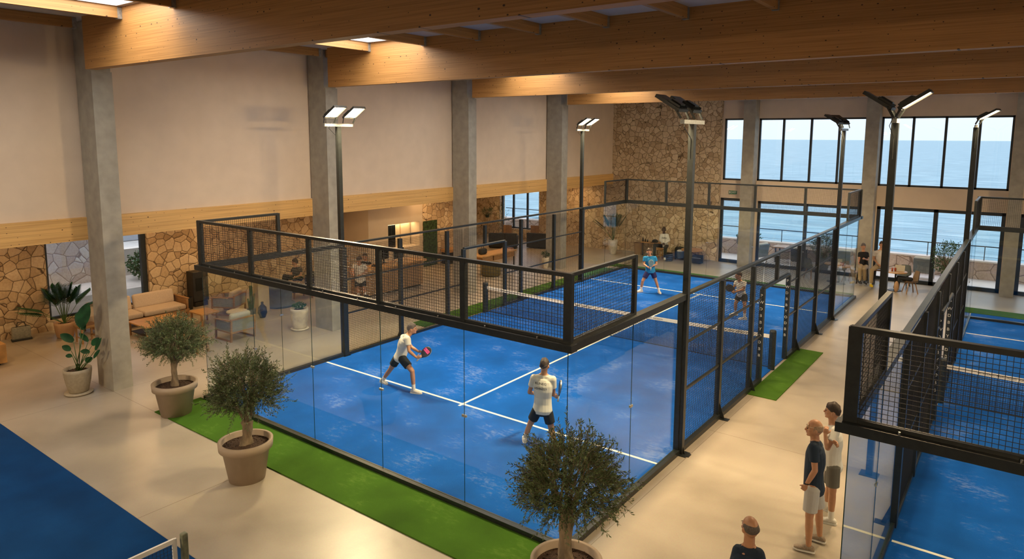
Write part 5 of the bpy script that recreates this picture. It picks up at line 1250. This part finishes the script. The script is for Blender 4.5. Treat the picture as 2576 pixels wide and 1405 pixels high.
# bench with drawers and round pouf past the counter
r = thing('drawer_bench', 'wooden console bench with open drawers past the third column', 'bench', (-4.6, 15.9, 0), world=True)
MB().rbox((-4.65, 16.2, .72), (.75, 2.5, .06), .01).build('top', MT['oak_l'], r)
for k in range(3): MB().span((-4.98, 15.02 + k * .8, .46), (-4.31, 15.74 + k * .8, .69)).build('drawer', MT['oak'], r)
for x in (-4.95, -4.35):
    for y in (15.05, 17.35): MB().bar((x, y, 0), (x, y, .7), .05).build('leg', MT['blackwood'], r)
r = thing('bag', 'black bag lying on the wooden console bench', 'bag', (-4.7, 15.5, .75)); MB().rbox((0, 0, .13), (.25, .42, .26), .08).build('body', MT['dark'], r, True); MB().tube([(0, -.1, .24), (0, -.05, .36), (0, .05, .36), (0, .1, .24)], .01, 6).build('handle', MT['dark'], r)
r = thing('pouf', 'large round olive brown pouf in front of the wooden console bench', 'pouf', (-3.75, 14.9, 0)); MB().lathe([(0, 0), (.36, 0), (.42, .06), (.43, .48), (.38, .56), (0, .57)], (0, 0, 0), 30).build('body', plain('olive_brown_felt', (0.11, 0.085, 0.03), .9, var=.2), r, True)
# dark sofas by the sea window
def dsofa(label, x, y, rz, L, grp='dark sofas'):
    r = thing('sofa', label, 'sofa', (x, y, 0), rz, grp)
    MB().rbox((0, 0, .22), (.85, L, .36), .04).build('seat', MT['dark'], r); MB().rbox((.36, 0, .45), (.16, L, .75), .04).build('backrest', MT['dark'], r)
    for s in (-1, 1): MB().rbox((0, s * (L / 2 - .07), .34), (.85, .14, .58), .03).build('armrest', MT['dark'], r)
    return r
dsofa('black sofa under the lounge sea window, left one', -8.0, 21.3, R(-60), 1.5); dsofa('black sofa by the lounge sea window, right one, next to the stone pier', -6.3, 22.5, R(-75), 1.5)
for x, y, l, q in ((-8.5, 22.4, 'brown wooden armchair back in front of the lounge sea window', 0), (-7.2, 23.2, 'small brown wooden chair at the right end of the lounge sea window', 1)):
    r = thing('wooden_chair', l, 'chair', (x, y, 0), R(-70)); MB().rbox((0, 0, .42), (.5, .5, .06), .02).build('seat', MT['oak'], r); MB().rbox((.22, 0, .78), (.04, .5, .62), .01).build('backrest', MT['oak'], r)
    for a in (-.2, .2):
        for b in (-.2, .2): MB().bar((a, b, 0), (a, b, .4), .04).build('leg', MT['oak'], r)
r = thing('leather_pouf', 'small brown leather pouf on the floor before the black sofas', 'pouf', (-6.3, 19.4, 0)); MB().rbox((0, 0, .2), (.55, .5, .4), .08).build('body', plain('brown_leather', (.20, .09, .045), .5, var=.2), r, True)
# things at the rear stone wall
r = thing('wooden_stool', 'light wooden stool under the man in the white hooded sweatshirt', 'stool', (0.15, 23.25, 0)); MB().lathe([(0, .46), (.22, .46), (.23, .49), (.22, .52), (0, .52)], (0, 0, 0), 22).build('seat', MT['oak_l'], r)
for k in range(4):
    a = PI / 4 + k * PI / 2; MB().bar((.16 * math.cos(a), .16 * math.sin(a), .47), (.22 * math.cos(a), .22 * math.sin(a), 0), .035).build('leg', MT['oak_l'], r)
MB().lathe([(.185, .16), (.2, .16), (.2, .19), (.185, .19), (.185, .16)], (0, 0, 0), 18).build('footrest', MT['oak_l'], r)
r = thing('wall_shelf_table', 'narrow wooden table with bottles at the rear stone wall, left of the seated man', 'table', (-.5, 23.8, 0), world=True); MB().rbox((-.55, 23.8, .68), (.95, .4, .04), .01).build('table_top', MT['oak_l'], r)
for x in (-.95, -.15): MB().bar((x, 23.7, 0), (x, 23.7, .66), .04).build('leg', MT['blackwood'], r)
for k, (x, h_, l) in enumerate(((-.95, .24, 'tallest dark bottle at the left end of the narrow wall table'), (-.82, .17, 'second dark bottle on the narrow wall table'), (-.70, .14, 'short dark bottle at the middle of the narrow wall table'))):
    r = thing('bottle', l, 'bottle', (x, 23.72, .70), group='bottles on the wall table'); MB().lathe([(0, 0), (.035, 0), (.035, h_ * .6), (.013, h_ * .75), (.013, h_), (0, h_)], (0, 0, 0), 12).build('body', MT['screen'], r, True)
r = thing('helmet_bag', 'round black cap lying on the narrow wall table', 'cap', (-.3, 23.75, .70)); MB().ellip((0, 0, .07), ((.16, 0, 0), (0, .13, 0), (0, 0, .10)), 16, 10).build('crown', MT['dark'], r, True); MB().rbox((-.14, -.04, .01), (.14, .16, .012), .005).build('brim', MT['dark'], r)
r = thing('basket', 'dark wicker basket on the floor left of the narrow wall table', 'basket', (-1.25, 23.85, 0)); MB().lathe([(0, 0), (.2, 0), (.25, .6), (.23, .6), (.18, .03), (0, .03)], (0, 0, 0), 18).build('body', MT['rattan'], r)
r = thing('wicker_drum', 'black wicker drum on the floor right of the seated man', 'drum', (.78, 23.05, 0)); m = MB().lathe([(0, 0), (.17, 0), (.19, .2), (.17, .38), (0, .38)], (0, 0, 0), 20); m.build('body', MT['dark'], r)
for z in (.06, .15, .24, .33): MB().lathe([(.188, z - .012), (.2, z), (.188, z + .012)], (0, 0, 0), 20).build('hoop', MT['galv'], r)
r = thing('bucket_stand', 'dark metal stand holding a bucket of white towels at the rear stone wall', 'stand', (1.12, 23.6, 0)); MB().lathe([(0, .1), (.15, .1), (.19, .42), (.17, .42), (.13, .12)], (0, 0, 0), 18).build('bucket', MT['greypot'], r); MB().ellip((0, 0, .44), ((.17, 0, 0), (0, .15, 0), (0, 0, .07)), 14, 8).build('towels', SOCK, r, True)
for x in (-.25, .25): MB().bar((x, 0, 0), (x, 0, .46), .03).build('leg', MT['frame'], r)
MB().bar((-.27, 0, .45), (.27, 0, .45), .03).build('crosspiece', MT['frame'], r)
r = thing('round_table', 'low round orange wood table at the rear stone wall, crossed by the tall pole', 'table', (1.75, 23.5, 0)); MB().lathe([(0, .54), (.5, .54), (.52, .57), (.5, .60), (0, .60)], (0, 0, 0), 34).build('table_top', MT['oak_l'], r)
for k in range(3): MB().bar((.3 * math.cos(k * 2.1), .3 * math.sin(k * 2.1), .54), (.4 * math.cos(k * 2.1), .4 * math.sin(k * 2.1), 0), .04).build('leg', MT['oak'], r)
r = thing('crate', 'dark wooden crate under the right side of the round orange table', 'crate', (2.15, 23.25, 0)); MB().rbox((0, 0, .2), (.42, .35, .38), .015).build('body', MT['dark'], r); MB().span((-.215, -.18, .26), (.215, -.174, .29)).build('strap', MT['galv'], r)
r = thing('gym_bag', 'dark bag heaped against the stone wall behind the wicker drum', 'bag', (.95, 23.95, 0)); MB().rbox((0, 0, .30), (.5, .3, .58), .12).build('body', MT['dark'], r, True); MB().tube([(-.12, -.1, .55), (-.05, -.12, .72), (.05, -.12, .72), (.12, -.1, .55)], .012, 6).build('strap', MT['dark'], r)
# cafe corner by the sea window
def stool(label, p):
    r = thing('bar_stool', label, 'stool', p, group='high stools'); MB().rbox((0, 0, .66), (.36, .36, .05), .02).build('seat', MT['oak'], r)
    for a in (-1, 1):
        for b in (-1, 1): MB().bar((a * .14, b * .14, .64), (a * .19, b * .19, 0), .03).build('leg', MT['blackwood'], r)
    MB().bar((-.17, -.17, .25), (.17, -.17, .25), .02).bar((-.17, .17, .25), (.17, .17, .25), .02).build('footrest', MT['blackwood'], r)
for nm_, u, v, D_, l in (('w', 2172, 664, 28.0, 'high stool under the woman in the black top'), ('m', 2213, 668, 27.5, 'high stool under the man with yellow shoes')):
    p = pd(u, v, D_); stool(l, (p.x, p.y, 0))
tb = pz(2250, 730, 0)
r = thing('cafe_table', 'round wooden cafe table with a pale menu on it, right of the tall double pole', 'table', (tb.x, tb.y, 0)); MB().lathe([(0, .73), (.40, .73), (.41, .75), (.40, .77), (0, .77)], (0, 0, 0), 32).build('table_top', MT['oak_l'], r)
MB().lathe([(.03, .0), (.03, .73)], (0, 0, 0), 12).build('pedestal', MT['blackwood'], r); MB().lathe([(0, 0), (.26, 0), (.24, .02), (0, .03)], (0, 0, 0), 24).build('foot', MT['blackwood'], r)
r = thing('menu_card', 'pale tilted menu card on the cafe table', 'menu', (tb.x + .12, tb.y + .1, .77)); MB().box((0, 0, .12), (.34, .012, .24), rx=R(-16)).build('card', MT['cushion_g'], r)
for k, (dx, dy, l) in enumerate(((-.12, -.05, 'red drink glass at the left of the cafe table'), (-.03, .02, 'red drink glass next to the menu card'))):
    r = thing('glass', l, 'glass', (tb.x + dx, tb.y + dy, .77), group='drinks on the cafe table'); MB().lathe([(0, 0), (.03, 0), (.036, .13), (.03, .13), (0, .01)], (0, 0, 0), 14).build('tumbler', plain('red_drink', (.35, .07, .03), .15, var=.05), r, True)
def shell_chair(label, loc, rz, m, legm='oak', group='shell chairs'):
    r = thing('shell_chair', label, 'chair', loc, rz, group)
    s = MB(); n = 12; rows = []
    for i in range(9):
        t = i / 8
        if t < .5: y0, z0, w_ = -.22 + t * .84, .45 - .02 * math.sin(t * 2 * PI), .23
        else: y0, z0, w_ = .20 + (t - .5) * .16, .45 + (t - .5) * .82, .235 - .12 * (t - .5) ** 2 * 4 * .6
        rows.append([Vector((w_ * (2 * k / n - 1), y0 - .05 * (2 * k / n - 1) ** 2, z0 + (.07 * abs(2 * k / n - 1) ** 3 if t < .6 else 0) )) for k in range(n + 1)])
    vs = [p for r_ in rows for p in r_]; o_ = len(vs); vs += [p + Vector((0, .02 if i > 4 * (n + 1) else 0, -.02)) for i, p in enumerate(vs)]; fs = []
    for i in range(8):
        for k in range(n):
            a = i * (n + 1) + k; fs.append((a, a + 1, a + n + 2, a + n + 1)); fs.append((a + o_, a + n + 1 + o_, a + n + 2 + o_, a + 1 + o_))
    s.add(vs, fs); s.build('seat_shell', m, r, True)
    for a in (-1, 1):
        for b in (-1, 1): MB().bar((a * .13, b * .12, .42), (a * .2, b * .21, 0), .03).build('leg', MT[legm], r)
    return r
ch = pz(2288, 737, 0)
shell_chair('tan shell chair facing the cafe table, black trousered legs over its seat', (ch.x, ch.y + .05, 0), R(-60), MT['shell'])
shell_chair('grey shell chair on the window side of the cafe table', (tb.x + .15, tb.y + 1.0, 0), R(-10), MT['grey_f'], 'blackwood')
r = thing('trousered_legs', 'black trousered legs without a torso on the tan shell chair, hanging down', 'partial figure', (ch.x - .12, ch.y, .47), world=True)  # legs of a sitter with no torso, built as trouser tubes alone
MB().capsule((ch.x, ch.y + .02, .53), (ch.x - .38, ch.y - .02, .55), .07, .06).capsule((ch.x - .38, ch.y - .02, .55), (ch.x - .42, ch.y - .05, .12), .06, .05).capsule((ch.x, ch.y + .15, .53), (ch.x - .45, ch.y + .2, .55), .07, .06).capsule((ch.x - .45, ch.y + .2, .55), (ch.x - .55, ch.y + .2, .12), .06, .05).build('trousers', BLACK_P, r, True)
r = thing('floor_bag', 'tan oblong bag standing on the floor under the cafe chair', 'bag', (ch.x - .45, ch.y - .12, 0)); MB().ellip((0, 0, .22), ((.09, 0, 0), (0, .10, 0), (0, 0, .22)), 14, 10).build('body', MT['terra'], r, True)
# terrace furniture
def lounger(label, x, y, rz, m='grey_f'):
    r = thing('terrace_armchair', label, 'armchair', (x, y, -.02), rz, 'terrace armchairs'); MB().rbox((0, 0, .36), (.7, .7, .14), .04).build('seat', MT[m], r); MB().rbox((0, -.34, .62), (.72, .06, .60), .02, rx=R(10)).build('backrest', MT[m], r); MB().rbox((0, -.28, .86), (.7, .14, .22), .07).build('cushion', MT['cushion_g'], r, True)
    for a in (-.32, .32):
        for b in (-.3, .3): MB().bar((a, b, 0), (a, b, .34), .04).build('leg', MT['terrace'], r)
lounger('grey terrace armchair with a pale cushion, right of the cafe table outside', 11.2, 25.9, R(-5)); lounger('grey terrace armchair outside the sliding window, beside the concrete pier', 4.25, 25.5, R(70))
lounger('grey terrace armchair outside behind the glass corner of the middle court', 8.1, 26.0, R(10)); lounger('dark terrace armchair outside at the head of the long table', 6.3, 25.3, R(0), 'frame')
r = thing('terrace_table', 'long wooden slat table on the terrace behind the sliding window', 'table', (6.2, 26.3, -.02), world=True); MB().rbox((6.1, 26.35, .72), (2.6, .9, .05), .01).build('table_top', MT['oak'], r)
for x in (4.95, 7.25):
    for y in (26.0, 26.7): MB().bar((x, y, -.02), (x, y, .7), .05).build('leg', MT['frame'], r)
shell_chair('grey shell chair inside at the sliding window, left of the glass corner', (7.35, 22.9, 0), R(150), MT['grey_f'], 'oak'); shell_chair('brown shell chair inside beside the woman in black', (8.85, 22.95, 0), R(60), MT['shell'], 'oak')
r = thing('cafe_table', 'second small cafe table inside, seen through the far glass of the middle court', 'table', (8.25, 22.75, 0)); MB().lathe([(0, .73), (.36, .73), (.37, .75), (.36, .77), (0, .77)], (0, 0, 0), 28).build('table_top', MT['oak_l'], r); MB().lathe([(.03, .02), (.03, .73)], (0, 0, 0), 12).build('pedestal', MT['blackwood'], r); MB().lathe([(0, 0), (.24, 0), (.22, .02), (0, .03)], (0, 0, 0), 24).build('foot', MT['blackwood'], r)
# lettering on the players' backs
sd = (K_B['shR'] - K_B['shL']).normalized(); fw = Vector((-.25, 1, 0)).normalized(); p0 = (K_B['shR'] + K_B['shL']) / 2
text_mb('RUNEG', .07, p0 - fw * .150 - Vector((0, 0, .06)), (1, .25, 0), (0, 0, 1), .004).build('back_print', MT['ink'], P_B)
text_mb('VEHNZET', .06, p0 - fw * .155 - Vector((0, 0, .16)), (1, .25, 0), (0, 0, 1), .004).build('back_print', MT['ink'], P_B)
for o in bpy.data.objects:
    if '_o' in o: del o['_o']
